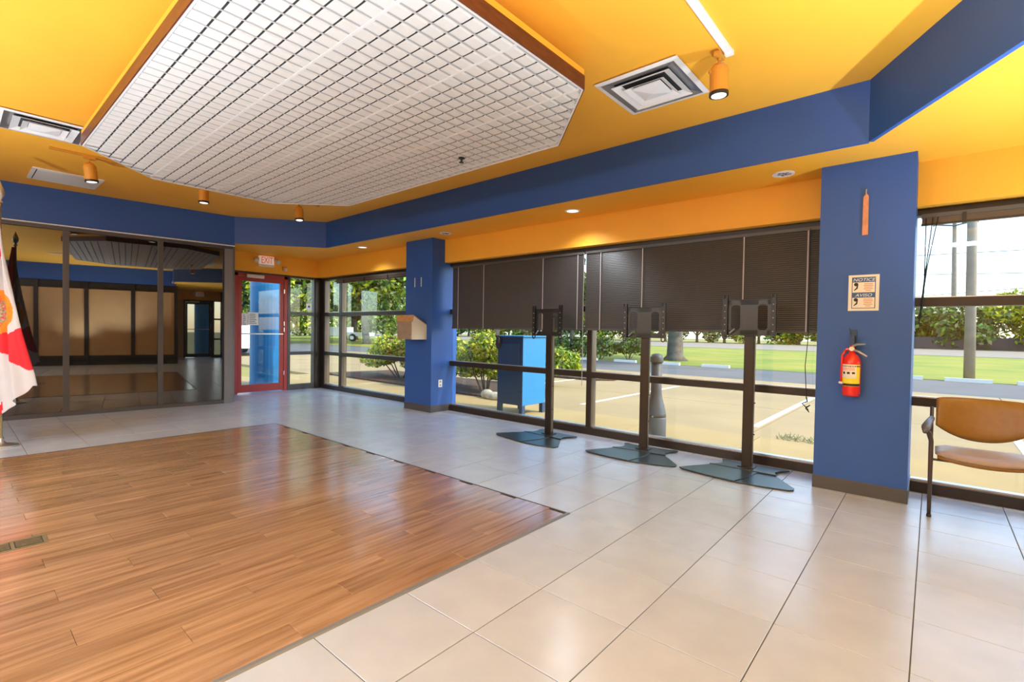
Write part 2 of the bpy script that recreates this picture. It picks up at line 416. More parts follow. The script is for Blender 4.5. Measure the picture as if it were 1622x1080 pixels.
# fascia over the long window wall and over the door walls
b = MB(); b.box(-8.0, 7.1, 2.20, 2.50, 2.275, ZC+.1); struct(b.build('wall_window_head', M['yellow']))
b = MB(); b.box(-8.05, -7.745, .27, 2.3, 2.275, ZC); struct(b.build('wall_door_head', M['yellow']))
b = MB(); b.box(6.8, 7.1, .1, 2.3, 2.275, ZC); struct(b.build('wall_door_head', M['yellow']))
b = MB(); b.box(6.95, 7.15, YB, .15, 0, ZC); b.box(3.6, 7.0, .10, .18, 0, ZC); struct(b.build('wall_right', M['tanpanel']))
# tan panelled wall at the far end (seen mirrored in the smoked glass)
tw = struct(empty('wall_panelled', (3.55,.2,0)))
q0, q1 = Vector((3.55,.2)), Vector((4.2,YB)); td = (q1-q0).normalized(); tn = Vector((td.y,-td.x))
if tn.x > 0: tn = -tn
L_ = (q1-q0).length; npan = 6; pw = L_/npan
for k in range(npan):
    a = q0+td*(k*pw+.05); c = q0+td*((k+1)*pw-.05)
    b = MB(); b.obox((a+c)/2+tn*.01, td, tn, (c-a).length/2, .02, .30, 2.32); b.build('wall_panel', M['tanpanel'], tw)
    b = MB(); b.obox(a-td*.05+tn*.02, td, tn, .05, .05, 0, 2.55); b.build('mullion', M['bronze'], tw)
b = MB(); b.obox((q0+q1)/2-tn*.03, td, tn, L_/2, .03, 0, ZC); b.obox((q0+q1)/2+tn*.02, td, tn, L_/2, .03, 0, .12); b.obox((q0+q1)/2+tn*.02, td, tn, L_/2, .03, .22, .30); b.build('backing', M['bronze'], tw)
b = MB(); b.obox((q0+q1)/2+tn*.06, td, tn, L_/2, .03, 2.55, ZC); b.build('soffit_face', M['blue_dark'], tw)

# columns
def column(x0, x1, y0, y1, ztop):
    c = struct(empty('column', ((x0+x1)/2, (y0+y1)/2, 0)))
    b = MB(); b.box(x0,x1,y0,y1,0,ztop); b.build('shaft', M['blue'], c)
    b = MB(); b.box(x0-.006,x1+.006,y0-.006,y1,0,.105); b.build('baseboard', M['base'], c, bevel=.003)
    return c
column(-4.453,-3.815,1.955,2.46,ZL+.02)
column(1.140,1.745,1.892,2.46,ZL+.02)
column(6.3,6.9,1.9,2.46,ZL+.02)

# ------------------------------------------------------------------ window wall
def window(n, x0, x1, mulls, last=False):
    w_ = struct(empty('window_%d' % n, ((x0+x1)/2, 2.38, 0)))
    Y0, Y1 = 2.32, 2.44
    def member(name, a, b_, c, d, ya=Y0, yb=Y1):
        m = MB(); m.box(a,b_,ya,yb,c,d); return m.build(name, M['bronze'], w_, bevel=.002)
    member('sill', x0, x1, 0, .085)
    m = MB(); m.box(x0,x1,Y0+.035,Y1-.02,.085,.10); m.build('sill_lip', M['silver'], w_)
    member('head', x0, x1, 2.225, 2.275)
    edges = [x0] + [v for mm in mulls for v in mm] + [x1]
    for i in range(0, len(edges), 2):
        a, c = edges[i], edges[i+1]
        if c-a < .05: continue
        for (r0, r1) in ((.695,.765),(1.495,1.565)):
            member('rail', a, c, r0, r1)
            m = MB(); m.box(a,c,Y0+.02,Y0+.05,r1,r1+.008); m.build('rail_lip', M['silver'], w_)
        for (g0, g1) in ((.10,.695),(.773,1.495),(1.573,2.225)):
            m = MB(); m.box(a,c,2.385,2.391,g0,g1); m.build('glass_pane', M['glass'], w_)
    for (a, c) in mulls:
        member('mullion', a, c, .085, 2.225)
        m = MB(); m.box(c,c+.004,Y0+.012,Y1-.01,.10,2.22); m.build('mullion_lit_side', M['bronze_lt'], w_)  # lighter strip paints sunlight onto one side of the mullion
window(1, -7.80, -4.40, [(-7.80,-7.66),(-7.09,-7.00)])
window(2, -3.86, 1.17, [(-1.332,-1.268)])
window(3, 1.72, 6.9, [(4.28,4.34)])
b = MB(); b.box(-7.99,-7.80,2.20,2.46,0,2.275); struct(b.build('corner_post', M['bronze']))
b = MB(); b.box(6.85,7.0,2.25,2.46,0,2.275); struct(b.build('corner_post', M['bronze']))

# ------------------------------------------------------------------ exit doors
def door_wall(n, xw, s):
    """door wall in the plane x = xw; s=-1: outside is towards -x"""
    d = struct(empty('door_%d' % n, (xw, 1.15, 0)))
    def bx(name, y0, y1, z0, z1, d0, d1, m, par=None, bev=.002):
        b = MB(); b.box(xw+s*d0, xw+s*d1, y0, y1, z0, z1); return b.build(name, m, par or d, bevel=bev)
    Rm = M['red'] if s < 0 else M['bronze']
    bx('door_jamb', .66,.72,0,2.245,0,.10,Rm); bx('door_jamb', 1.565,1.63,0,2.245,0,.10,Rm); bx('door_head', .66,1.63,2.19,2.245,0,.10,Rm)
    leaf = bx('door_leaf', .725,.79,.02,2.185,.01,.06,Rm)
    for nm, a in (('stile',(1.49,1.56,.02,2.185)),('bottom_rail',(.79,1.49,.02,.16)),('top_rail',(.79,1.49,2.10,2.185))):
        bx(nm, *a, .01,.06, Rm, leaf)
    bx('glass_pane', .79,1.49,.16,2.10,.030,.038, M['glass'], leaf, 0)
    bx('push_bar', .76,1.53,1.105,1.13,-.05,-.03, M['silver'], leaf, .004)
    bx('closer', .86,1.17,2.165,2.225,-.05,0, M['offwhite'], leaf, .006)
    for z in (.35, 1.2, 1.32, 1.95): bx('hinge', 1.555,1.572,z-.04,z+.04,-.012,.01, M['silver'], leaf, 0)
    # sidelight
    w_ = struct(empty('window_%d' % (n+3), (xw, 1.95, 0)))
    fm = M['greyframe']
    for nm, a in (('mullion',(1.635,1.69,0,2.275)),('mullion',(2.17,2.24,0,2.275)),('sill',(1.69,2.17,0,.11)),('head',(1.69,2.17,2.235,2.275)),('rail',(1.69,2.17,.70,.765)),('rail',(1.69,2.17,1.50,1.565))):
        bx(nm, *a, 0,.10, fm, w_)
    for z0, z1 in ((.11,.70),(.765,1.50),(1.565,2.235)): bx('glass_pane', 1.69,2.17,z0,z1,.045,.051, M['glass'], w_, 0)
    bx('door_header', .6,1.66,2.245,2.276,0,.10, fm, w_)
    return d
door_wall(1, -7.82, -1)
door_wall(2, 6.88, 1)
b = MB(); b.box(-7.93,-7.82,.27,.66,0,2.28); struct(b.build('trim_4', M['greyjamb']))
b = MB(); b.box(6.88,7.0,.12,.66,0,2.28); struct(b.build('trim_5', M['tanpanel']))

# ------------------------------------------------------------------ smoked glass partition
pt = struct(empty('glass_partition', (gp(3)[0], gp(3)[1], 0)))
def gbox(name, s0, s1, z0, z1, n0, n1, m, bev=.002):
    c = GP1 - gd*((s0+s1)/2) + gn*((n0+n1)/2); b = MB(); b.obox(c, gd, gn, abs(s1-s0)/2, abs(n1-n0)/2, z0, z1)
    return b.build(name, m, pt, bevel=bev)
ms = [.96, 2.005, 3.06, 4.10, 5.15, 6.2]
prev = .12
gbox('jamb', -.005, .115, 0, 2.555, -.12, .02, M['greyjamb'])
gbox('glazing_bead', .10, .135, .05, 2.50, -.03, .012, M['black'])
gbox('sill', .0, SB, 0, .055, -.06, .015, M['greyframe']); gbox('head', .0, SB, 2.50, 2.556, -.06, .03, M['greyframe'])
for s_ in ms:
    gbox('tinted_pane', prev, s_-.033, .05, 2.51, -.02, -.008, M['tint'], 0)
    gbox('mullion', s_-.033, s_+.033, .05, 2.51, -.06, .02, M['greyframe'])
    prev = s_+.033
gbox('backing', 0, SB, 0, 2.56, -.10, -.07, M['black'], 0)

# ------------------------------------------------------------------ blinds
TILT = math.radians(62)
def blind(name, x0, x1, zt, zb, tapes, label, group=None, wand=None):
    r = empty(name, ((x0+x1)/2, 2.25, zb), label, 'blind', group)
    b = MB(); b.box(x0,x1,2.235,2.272,zt-.028,zt); b.build('headrail', M['slat'], r)
    b = MB(); z = zt-.04; p = .0195; wd = .025
    while z > zb+.02:
        dy, dz = wd/2*math.cos(TILT), wd/2*math.sin(TILT)
        c = 2.253; cu = .0016
        vs = []
        for (yy, zz) in ((c-dy,z-dz),(c-.002,z+.001),(c+dy,z+dz)):
            vs += [(x0+.004,yy,zz),(x1-.004,yy,zz)]
        for (yy, zz) in ((c-dy,z-dz),(c-.002,z+.001),(c+dy,z+dz)):
            vs += [(x0+.004,yy+.0006,zz-.0006),(x1-.004,yy+.0006,zz-.0006)]
        b.add(vs, [(0,1,3,2),(2,3,5,4),(7,6,8,9),(9,8,10,11),(0,6,7,1),(4,5,11,10)])
        z -= p
    tag(b.build('slats', M['slat'], r), kind='stuff')
    b = MB(); b.box(x0,x1,2.238,2.268,zb,zb+.018); b.build('bottom_rail', M['base'], r, bevel=.003)
    for tx in tapes:
        b = MB(); b.box(tx-.006,tx+.006,2.2365,2.2375,zb+.01,zt-.02); b.build('ladder_cord', M['tape'], r)
    return r
blind('window_blind', -3.69, -1.345, 2.215, 1.268, (-3.55,-3.02,-1.96,-1.43), 'charcoal slatted window blind, lowered halfway, next to the box-carrying column')
blind('window_blind', -1.325, 1.12, 2.215, 1.268, (-1.112,-.586,.463,1.0), 'charcoal slatted window blind, lowered halfway, next to the extinguisher column')
def cord(pts, label, name='blind_cord', r=.003, m='tape'):
    b = MB(); b.tube(pts, r, 6); return tag(b.build(name, M[m]), label, 'cord')
cord([(-1.337,2.229,2.2),(-1.338,2.228,1.5),(-1.335,2.226,.60)], 'pale blind cord hanging down beside the bronze window mullion', r=.004)
b = MB(); b.tube([(1.015,2.225,2.2),(1.02,2.225,1.2),(1.005,2.222,.98),(1.02,2.224,.7)], .0035, 6)
tp = [(1.02,2.224,.7),(1.03,2.22,.66),(.99,2.215,.64),(1.02,2.22,.61),(1.05,2.215,.63),(1.02,2.21,.60),(1.045,2.215,.57),(1.03,2.22,.60)]
b.tube(tp, .006, 6); tag(b.build('blind_cord', M['black']), 'dark tangled blind cord hanging beside the extinguisher column', 'cord')
def raised(x0, x1, label, cords=()):
    r = empty('raised_blind', ((x0+x1)/2, 2.25, 2.13), label, 'blind', )
    b = MB(); b.box(x0,x1,2.235,2.272,2.185,2.215); b.build('headrail', M['slat'], r)
    b = MB()
    for k in range(12): b.box(x0+.004,x1-.004,2.238,2.263,2.140+k*.0036,2.1425+k*.0036)
    tag(b.build('slats', M['bronze_lt'], r), kind='stuff')
    b = MB(); b.box(x0,x1,2.236,2.266,2.125,2.139); b.build('bottom_rail', M['bronze'], r)
    n = int((x1-x0)/.55)
    for k in range(n):
        b = MB(); x = x0+.25+k*(x1-x0-.4)/max(1,n-1); b.box(x-.012,x+.012,2.23,2.27,2.12,2.2); b.build('cord_clip', M['black'], r)
    for pts in cords:
        b = MB(); b.tube(pts, .0035, 6); b.build('cord', M['black'], r)
    return r
raised(-7.05, -4.47, 'bronze slatted blind drawn fully up above the left window beside the door wall')
raised(1.77, 4.27, 'bronze slatted blind drawn fully up above the window behind the chair',
  [[(1.80,2.225,2.18),(1.80,2.225,1.6),(1.79,2.22,1.47)],[(1.84,2.225,2.18),(1.80,2.22,1.7),(1.775,2.215,1.35)],[(1.87,2.22,2.18),(1.815,2.215,1.8),(1.785,2.21,1.45)]])
raised(4.35, 6.8, 'bronze slatted blind drawn fully up at the far end of the window wall')

# ------------------------------------------------------------------ ceiling cloud (suspended grid)
CX0, CX1, CY0, CY1, CZ, CH_ = -4.34, .166, -2.03, .50, 2.77, .66
def octo(i=0.0):
    k = i*(math.sqrt(2)-1)
    x0, x1, y0, y1, c = CX0+i, CX1-i, CY0+i, CY1-i, CH_-i*.586
    return [(x0+c,y0),(x1-c,y0),(x1,y0+c),(x1,y1-c),(x1-c,y1),(x0+c,y1),(x0,y1-c),(x0,y0+c)]
cl = empty('ceiling_cloud', (-2.09,-.765,CZ), 'octagonal suspended ceiling cloud of white grid panels with mahogany edge', 'ceiling panel')
o8, i8, j8 = octo(0), octo(.008), octo(.018)
for k in range(8):
    a, c, d, e = o8[k], o8[(k+1)%8], i8[(k+1)%8], i8[k]
    b = MB(); b.prism([a,c,d,e], CZ, CZ+.085); b.build('edge_board', M['woodband'], cl)
    a, c, d, e = i8[k], i8[(k+1)%8], j8[(k+1)%8], j8[k]
    b = MB(); b.prism([a,c,d,e], CZ-.004, CZ+.01); b.build('edge_trim', M['white'], cl)
b = MB(); b.prism(octo(.004), CZ+.0855, CZ+.125); b.build('drop_box', M['yellow'], cl)
b = MB(); b.prism(octo(.008), CZ+.02, CZ+.084); b.build('core', M['offwhite'], cl)
for (hx, hy) in ((-3.5,-1.6),(-3.5,.1),(-.7,-1.6),(-.7,.1)):
    b = MB(); b.tube([(hx,hy,CZ+.12),(hx,hy,ZC)], .006, 6); b.build('hanger', M['yellow_metal'], cl)
def inside(x, y, i=.019):
    P = octo(i)
    for k in range(8):
        (ax, ay), (bx_, by) = P[k], P[(k+1)%8]
        if (bx_-ax)*(y-ay)-(by-ay)*(x-ax) < 0: return False
    return True
Ccell = .6096/6
gx0, gy0 = -4.339, -2.013
def clip(poly):
    P = octo(.018)
    for k in range(8):
        (ax, ay), (bx_, by) = P[k], P[(k+1)%8]; out_ = []
        f = lambda q: (bx_-ax)*(q[1]-ay)-(by-ay)*(q[0]-ax)
        for n_ in range(len(poly)):
            p, q = poly[n_], poly[(n_+1)%len(poly)]; fp_, fq = f(p), f(q)
            if fp_ >= 0: out_.append(p)
            if fp_*fq < 0:
                t = fp_/(fp_-fq); out_.append((p[0]+(q[0]-p[0])*t, p[1]+(q[1]-p[1])*t))
        poly = out_
        if len(poly) < 3: return None
    return poly
for I in range(8):
    for J in range(5):
        b = MB(); n = 0
        for i in range(6):
            for j in range(6):
                x0 = gx0+I*.6096+i*Ccell; y0 = gy0+J*.6096+j*Ccell; x1, y1 = x0+Ccell, y0+Ccell
                r = .0135; g = .0055; t = .006
                a0, a1, c0, c1 = x0+r, x1-r, y0+g, y1-g
                def flat(q, z, m):
                    q = clip(q)
                    if q: b.add([(u_[0],u_[1],z) for u_ in q], [tuple(range(len(q)-1,-1,-1))], m)
                    return q
                if not clip([(x0,y0),(x1,y0),(x1,y1),(x0,y1)]): continue
                n += 1
                if all(inside(px, py) for px, py in ((a0,c0),(a1,c0),(a1,c1),(a0,c1))):
                    b.add([(a0,c0,CZ+.006),(a1,c0,CZ+.006),(a1,c1,CZ+.006),(a0,c1,CZ+.006),(a0+t,c0+t*.3,CZ),(a1-t,c0+t*.3,CZ),(a1-t,c1-t*.3,CZ),(a0+t,c1-t*.3,CZ)],
                      [(7,6,5,4),(0,4,5,1),(1,5,6,2),(2,6,7,3),(3,7,4,0)], 0)
                else: flat([(a0+t,c0),(a1-t,c0),(a1-t,c1),(a0+t,c1)], CZ, 0)
                flat([(x0+.008,y0-g),(x1-.008,y0-g),(x1-.008,y0+g),(x0+.008,y0+g)], CZ+.0035, 1)  # dark strip paints the shade inside the deep groove
                flat([(x0-.005,y0),(x0+.008,y0),(x0+.008,y1),(x0-.005,y1)], CZ+.005, 2)  # grey strip paints the softer shade of the shallow groove
                flat([(x0,y0),(x1,y0),(x1,y1),(x0,y1)], CZ+.0065, 0)
        if n: b.build('grid_panel', [M['offwhite'], M['slot'], M['groove']], cl)
for J in range(1, 5):
    y = gy0+J*.6096
    if y < CY1-.05:
        xs = [x for x in np.arange(CX0, CX1, .01) if inside(x, y)]
        b = MB(); b.box(xs[0], xs[-1], y-.007, y+.007, CZ-.002, CZ+.006); b.build('grid_runner', M['white'], cl)
spk = empty('sprinkler_head', (-1.336,.199,CZ), 'small dark sprinkler head under the ceiling cloud near the soffit', 'sprinkler')
b = MB(); b.lathe([(.03,0),(.03,-.006),(.012,-.01),(.008,-.035),(.022,-.038),(.022,-.042)], (-1.336,.199,CZ-.001), 14); b.build('head', M['darkgrey'], spk)

# ------------------------------------------------------------------ air diffusers, access panel
def diffuser(x0, y0, s, label):
    r = empty('air_diffuser', (x0+s/2, y0+s/2, ZC), label, 'vent')
    cx, cy = x0+s/2, y0+s/2
    def ring(h0, z0, h1, z1, name, m, back=True):
        b = MB(); q = [(-1,-1),(1,-1),(1,1),(-1,1)]
        b.add([(cx+a*h0,cy+c*h0,z0) for a,c in q]+[(cx+a*h1,cy+c*h1,z1) for a,c in q]+[(cx+a*h0,cy+c*h0,z0+.003) for a,c in q]+[(cx+a*h1,cy+c*h1,z1+.003) for a,c in q],
            [(i,4+i,4+(i+1)%4,(i+1)%4) for i in range(4)]+[(8+i,8+(i+1)%4,12+(i+1)%4,12+i) for i in range(4)]+[(i,(i+1)%4,8+(i+1)%4,8+i) for i in range(4)]+[(4+i,12+i,12+(i+1)%4,4+(i+1)%4) for i in range(4)])
        b.build(name, m, r)
    H = s/2
    ring(H, ZC-.012, H-.035, ZC-.018, 'frame', M['white'])
    b = MB(); b.box(cx-H+.03,cx+H-.03,cy-H+.03,cy+H-.03,ZC-.004,ZC-.001); b.build('duct_back', M['darkgrey'], r)
    ring(H-.035, ZC-.018, H-.10, ZC-.004, 'throat', M['silver'])
    ring(H-.09, ZC-.030, H-.145, ZC-.006, 'cone', M['white'])
    ring(H-.155, ZC-.038, H-.20, ZC-.010, 'cone', M['white'])
    b = MB(); h = H-.20; q = [(-1,-1),(1,-1),(1,1),(-1,1)]
    b.add([(cx+a*h,cy+c*h,ZC-.030) for a,c in q]+[(cx,cy,ZC-.048)]+[(cx+a*h,cy+c*h,ZC-.02) for a,c in q], [(1,0,4),(2,1,4),(3,2,4),(0,3,4),(5,6,7,8),(0,1,6,5),(1,2,7,6),(2,3,8,7),(3,0,5,8)])
    b.build('centre_plate', M['white'], r)
diffuser(-.03,.262,.61,'square white air diffuser in the yellow ceiling beside the right track spotlight')
diffuser(-4.60,-2.50,.61,'square white air diffuser in the yellow ceiling near the smoked glass wall')
ap = empty('ceiling_panel_light', (-6.24,-1.82,ZC), 'flat white rectangular panel light in the yellow ceiling above the blue band', 'ceiling light')
b = MB(); b.box(-6.54,-5.94,-2.135,-1.50,ZC-.014,ZC-.001); b.build('frame', M['white'], ap)
b = MB(); b.box(-6.50,-5.98,-2.09,-1.545,ZC-.0165,ZC-.0138); b.build('diffuser', M['offwhite'], ap)
b = MB(); b.box(-6.51,-5.97,-2.10,-2.092,ZC-.0165,ZC-.0138); b.build('joint', M['slot'], ap)
for (tx, ty) in FILL_LAMPS:  # invented housings above the added fill lights
    r = empty('fill_lamp_housing', (tx,ty,ZC), {-3.4:'added white fill lamp housing behind the photographer, nearest the smoked glass',-.6:'added white fill lamp housing behind the photographer, middle of three',2.2:'added white fill lamp housing behind the photographer, nearest the panelled wall'}[tx], 'ceiling light', 'added fill lamps at the back of the room')
    b = MB(); b.box(tx-.65,tx+.65,ty-.32,ty+.32,ZC-.02,ZC-.001); b.build('frame', M['white'], r)

# ------------------------------------------------------------------ track spots
def spot(x, y, label, on_track=True, tilt=(0.0,0.0), sc=1.0, power=12, zb=0.0):
    r = empty('track_spotlight', (x,y,ZC), label, 'spotlight', )
    b = MB(); b.box(x-.018,x+.018,y-.05,y+.05,ZC-.045,ZC-.022); b.tube([(x,y,ZC-.04),(x,y,ZC-.085-zb)], .009, 8); b.build('stem', M['yellow_metal'], r)
    top = ZC-.075-zb
    ax = Vector((tilt[0],tilt[1],-1)).normalized()
    c = Vector((x,y,top)); n = 22
    prof = [(.012,0),(.035,.012),(.052,.035),(.056,.06),(.056,.19)]
    b = MB(); u = ax.orthogonal().normalized(); v = ax.cross(u)
    def rings(prof, mb):
        o = len(mb.v)
        for rr, h in prof:
            for k in range(n):
                t = 2*PI*k/n; mb.v.append(tuple(c+ax*h*sc+(u*math.cos(t)+v*math.sin(t))*rr*sc))
        for i in range(len(prof)-1):
            for k in range(n): mb.f.append((o+i*n+k,o+i*n+(k+1)%n,o+(i+1)*n+(k+1)%n,o+(i+1)*n+k)); mb.m.append(0)
        for i in (0, len(prof)-1): mb.f.append(tuple(o+i*n+k for k in range(n))); mb.m.append(0)
    rings(prof, b); b.build('lamp_body', M['yellow_metal'], r, smooth=False)
    b = MB(); rings([(.058,.185),(.058,.205),(.048,.205),(.046,.198)], b); b.build('bezel', M['black'], r)
    b = MB(); rings([(.044,.2),(.044,.2062)], b); b.build('lens', M['lampglow'], r)
    b = MB(); b.tube([tuple(c+u*.056*sc+ax*.06),tuple(c+u*.066*sc+ax*.06)], .012, 8); b.build('pivot_knob', M['yellow_metal'], r)
    lp = c+ax*.23*sc
    light('SPOT', 'spot_beam', lp, power, (1,.86,.66), spot_size=1.1, spot_blend=.8, shadow_soft_size=.03, rot=(-ax).to_track_quat('Z','Y').to_euler())
    return r
def track(x, y0, y1, label, m):
    r = empty('light_track', (x,(y0+y1)/2,ZC), label, 'light track')
    b = MB(); b.box(x-.018,x+.018,y0,y1,ZC-.022,ZC-.001); b.build('rail', m, r)
    b = MB(); b.box(x-.0215,x-.0185,y0,y1,ZC-.02,ZC-.002); b.box(x+.0185,x+.0215,y0,y1,ZC-.02,ZC-.002); b.build('rail_lip', m, r)
    b = MB(); b.box(x-.024,x+.024,y1-.03,y1+.004,ZC-.028,ZC-.001); b.build('end_cap', m, r)
track(.848,-2.6,.45,'white light track on the yellow ceiling beside the right diffuser', M['white'])
track(-4.93,-2.1,.75,'ochre light track on the ceiling between the cloud and the blue band', M['yellow_metal'])
spot(.80,.40,'ochre cylinder spotlight at the end of the right track beside the diffuser', tilt=(0,.03), sc=1.0, power=4)
spot(-5.0+.07,-1.79,'ochre cylinder spotlight above the left panel light, nearest the flag', sc=1.0, power=4, tilt=(0,.1))
spot(-4.93,-.72,'ochre cylinder spotlight half hidden behind the ceiling cloud', sc=1.0, power=4)
spot(-4.93,.46,'ochre cylinder spotlight nearest the exit door corner', sc=1.0, power=4, tilt=(.1,0))

# recessed cans in the low ceiling
def can(x, y, label, kind):
    r = empty('recessed_light', (x,y,ZL), label, 'ceiling light', 'recessed fittings in the low ceiling')
    b = MB(); b.lathe([(.085,-.001),(.085,-.008),(.068,-.010),(.066,-.002)], (x,y,ZL), 28); b.build('trim_ring', M['white'], r)
    if kind == 'lamp':
        b = MB(); b.lathe([(.064,-.004),(.064,-.006)], (x,y,ZL), 24); b.build('lens', M['lampglow'], r)
        pass
        light('SPOT', 'can_beam', (x,y,ZL-.02), 30, (.85,.93,1.0), spot_size=2.4, spot_blend=.8, shadow_soft_size=.07, rot=(0,0,0))
    else:
        b = MB(); b.lathe([(.064,-.004),(.064,-.006)], (x,y,ZL), 24); b.build('baffle', M['offwhite'], r)
        for k in range(9):
            a = k*2.4; rr = .048*math.sqrt((k+.5)/9)
            b = MB(); b.box(x+rr*math.cos(a)-.011,x+rr*math.cos(a)+.011,y+rr*math.sin(a)-.008,y+rr*math.sin(a)+.008,ZL-.0075,ZL-.006); b.build('vent_hole', M['ink'], r)
can(-1.262,1.85,'round lit recessed lamp above the first bracket stand','lamp')
can(-5.446,1.80,'round lit recessed lamp above the left window','lamp')
can(.866,1.866,'round speckled ceiling fitting beside the extinguisher column','vent')
can(3.1,1.86,'added round recessed fill lamp, out of view above the guest chair window','lamp')  # unseen extra lamp, added to brighten the window side
can(-3.409,1.85,'round speckled ceiling fitting beside the box-carrying column','vent')

# ------------------------------------------------------------------ exit sign, sensor, notices on the doors
def exit_sign(xw, s, label):
    r = empty('exit_sign', (xw, 1.17, 2.42), label, 'exit sign')
    def bx(name, y0, y1, z0, z1, d1, m, bev=.003, d0=0.0):
        b = MB(); b.box(xw+s*d0, xw+s*d1, y0, y1, z0, z1); return b.build(name, m, r, bevel=bev)
    bx('housing', 1.045,1.315,2.40,2.585,.045, M['signwhite']); bx('battery_box', 1.03,1.31,2.385,2.425,.06, M['white'])
    text('letters', 'EXIT', (xw+s*.0465,1.185,2.502), .17, M['ink_red'], r, FACE_X if s > 0 else (PI/2,0,-PI/2), sx=.62, ext=.001)
    for y, dy in ((1.0,-.02),(1.365,.02)):
        b = MB(); b.tube([(xw+s*.01,y,2.53),(xw+s*.05,y+dy,2.50),(xw+s*.085,y+dy,2.485)], [.03,.042,.045], 14); b.build('lamp_head', M['cream'], r, smooth=True)
    b = MB(); b.tube([(xw+s*.02,1.0,2.53),(xw+s*.02,1.36,2.53)], .012, 8); b.build('lamp_arm', M['yellow_metal'], r)
exit_sign(-7.745, 1, 'white EXIT sign with red letters and twin emergency lamps above the red door')
exit_sign(6.80, -1, 'white EXIT sign with red letters on the far door wall behind the photographer')
ms_ = empty('motion_sensor', (-7.745,1.50,2.38), 'small cream sensor on the yellow wall right of the EXIT sign', 'sensor')
b = MB(); b.box(-7.745,-7.70,1.485,1.56,2.35,2.43); b.build('body', M['yellow_metal'], ms_, bevel=.006)
b = MB(); b.ball((-7.695,1.535,2.37),(.03,.035,.035)); b.build('lens', M['cream'], ms_, smooth=True)
nb = empty('door_notice', (-7.80,.93,1.4), 'white notices with grey print on the glass of the red door', 'notice')
for y0, y1, z0, z1 in ((.90,1.09,1.28,1.52),(.79,.905,1.27,1.50)):
    b = MB(); b.box(-7.847,-7.843,y0,y1,z0,z1); pn = b.build('sheet', M['white'], nb)
    for k in range(6):
        zz = z1-.03-k*.033
        if zz < z0+.015: break
        b = MB(); b.box(-7.8425,-7.8415,y0+.03,y1-.03-random.random()*.03,zz-.016,zz); b.build('print_line', M['greyprint'], pn)
sn = empty('window_notice', (-7.86,2.05,1.58), 'small white notice with black mark on the narrow window beside the door', 'notice')
b = MB(); b.box(-7.862,-7.858,2.03,2.145,1.60,1.745); b.build('sheet', M['white'], sn)
b = MB(); b.box(-7.857,-7.8565,2.07,2.105,1.66,1.70); b.build('mark', M['ink'], sn)
sn = empty('window_sticker', (-7.86,1.9,2.1), 'dark sticker at the top of the narrow window beside the door', 'sticker')
b = MB(); b.box(-7.862,-7.858,1.79,1.95,2.12,2.175); b.build('sheet', M['ink'], sn)

# ------------------------------------------------------------------ fittings on the columns
X, Y = -3.934, 1.955
bxo = empty('suggestion_box', (-4.12,1.82,1.10), 'cream house-shaped wooden box mounted on the blue column', 'box')
side = [(1.953,1.10),(1.953,1.30),(1.80,1.43),(1.69,1.31),(1.69,1.10)]
b = MB(); b.extr([(1.953,1.10),(1.953,1.31),(1.71,1.445),(1.685,1.355),(1.685,1.10)], 'x', -4.29, -3.94); b.build('body', M['tanface'], bxo)
b = MB(); b.extr([(1.953,1.098),(1.953,1.315),(1.71,1.45),(1.68,1.36),(1.68,1.098)], 'x', -3.94, -3.928); b.build('end_board', M['cream'], bxo)
b = MB(); b.extr([(1.953,1.312),(1.953,1.325),(1.705,1.46),(1.672,1.36),(1.684,1.355),(1.71,1.445)], 'x', -4.31, -3.925); b.build('lid', M['tanwood'], bxo)
b = MB(); b.box(-4.31,-4.29,1.70,1.95,1.10,1.30); b.build('end_board', M['cream'], bxo)
b = MB(); b.tube([(-4.0,1.686,1.17),(-4.0,1.672,1.17)], .01, 8); b.build('lock', M['silver'], bxo)
for x, lb in ((-4.225,'left thin white adhesive strip on the blue column above the wooden box'),(-4.07,'right thin white adhesive strip on the blue column above the wooden box')):
    b = MB(); b.box(x-.009,x+.009,1.951,1.955,1.90,2.045); tag(b.build('adhesive_strip', M['cream']), lb, 'strip', 'adhesive strips')
ol = empty('wall_outlet', (-3.81,2.134,.43), 'white power outlet low on the side of the blue column', 'outlet')
b = MB(); b.box(-3.814,-3.807,2.097,2.170,.375,.487); b.build('cover_plate', M['white'], ol, bevel=.002)
for z in (.405,.457):
    b = MB(); b.box(-3.807,-3.8055,2.118,2.150,z-.014,z+.014); b.build('socket', M['greyprint'], ol)
# copper strip and sign on the right column
cs = empty('hanging_strip', (1.44,1.885,2.04), 'thin copper coloured strip hanging high on the blue extinguisher column', 'strip')
b = MB(); b.extr([(1.424,2.036),(1.462,2.036),(1.460,2.335),(1.445,2.36),(1.426,2.33)], 'y', 1.878, 1.890); b.build('strip', mat('copper paint', (.62,.26,.13), .5, var=.15, vscale=20), cs)
b = MB(); b.tube([(1.443,1.89,2.39),(1.443,1.872,2.385),(1.443,1.870,2.345)], .004, 6); b.build('hook', M['silver'], cs)
sg = empty('notice_sign', (1.445,1.888,1.45), 'white NOTICE / AVISO sign with blue headings on the column above the extinguisher', 'sign')
sx0, sx1, sz0, sz1 = 1.346, 1.542, 1.448, 1.728; SY = 1.8915
b = MB(); b.box(sx0,sx1,1.886,SY,sz0,sz1); b.build('plate', M['label_w'], sg)
def sgbox(name, x0, x1, z0, z1, m, y=1.8855, t=.0006):
    b = MB(); b.box(x0,x1,y-t,y,z0,z1); return b.build(name, m, sg)
sgbox('border', sx0+.022, sx1-.022, sz0+.018, sz1-.018, M['ink_blue'])
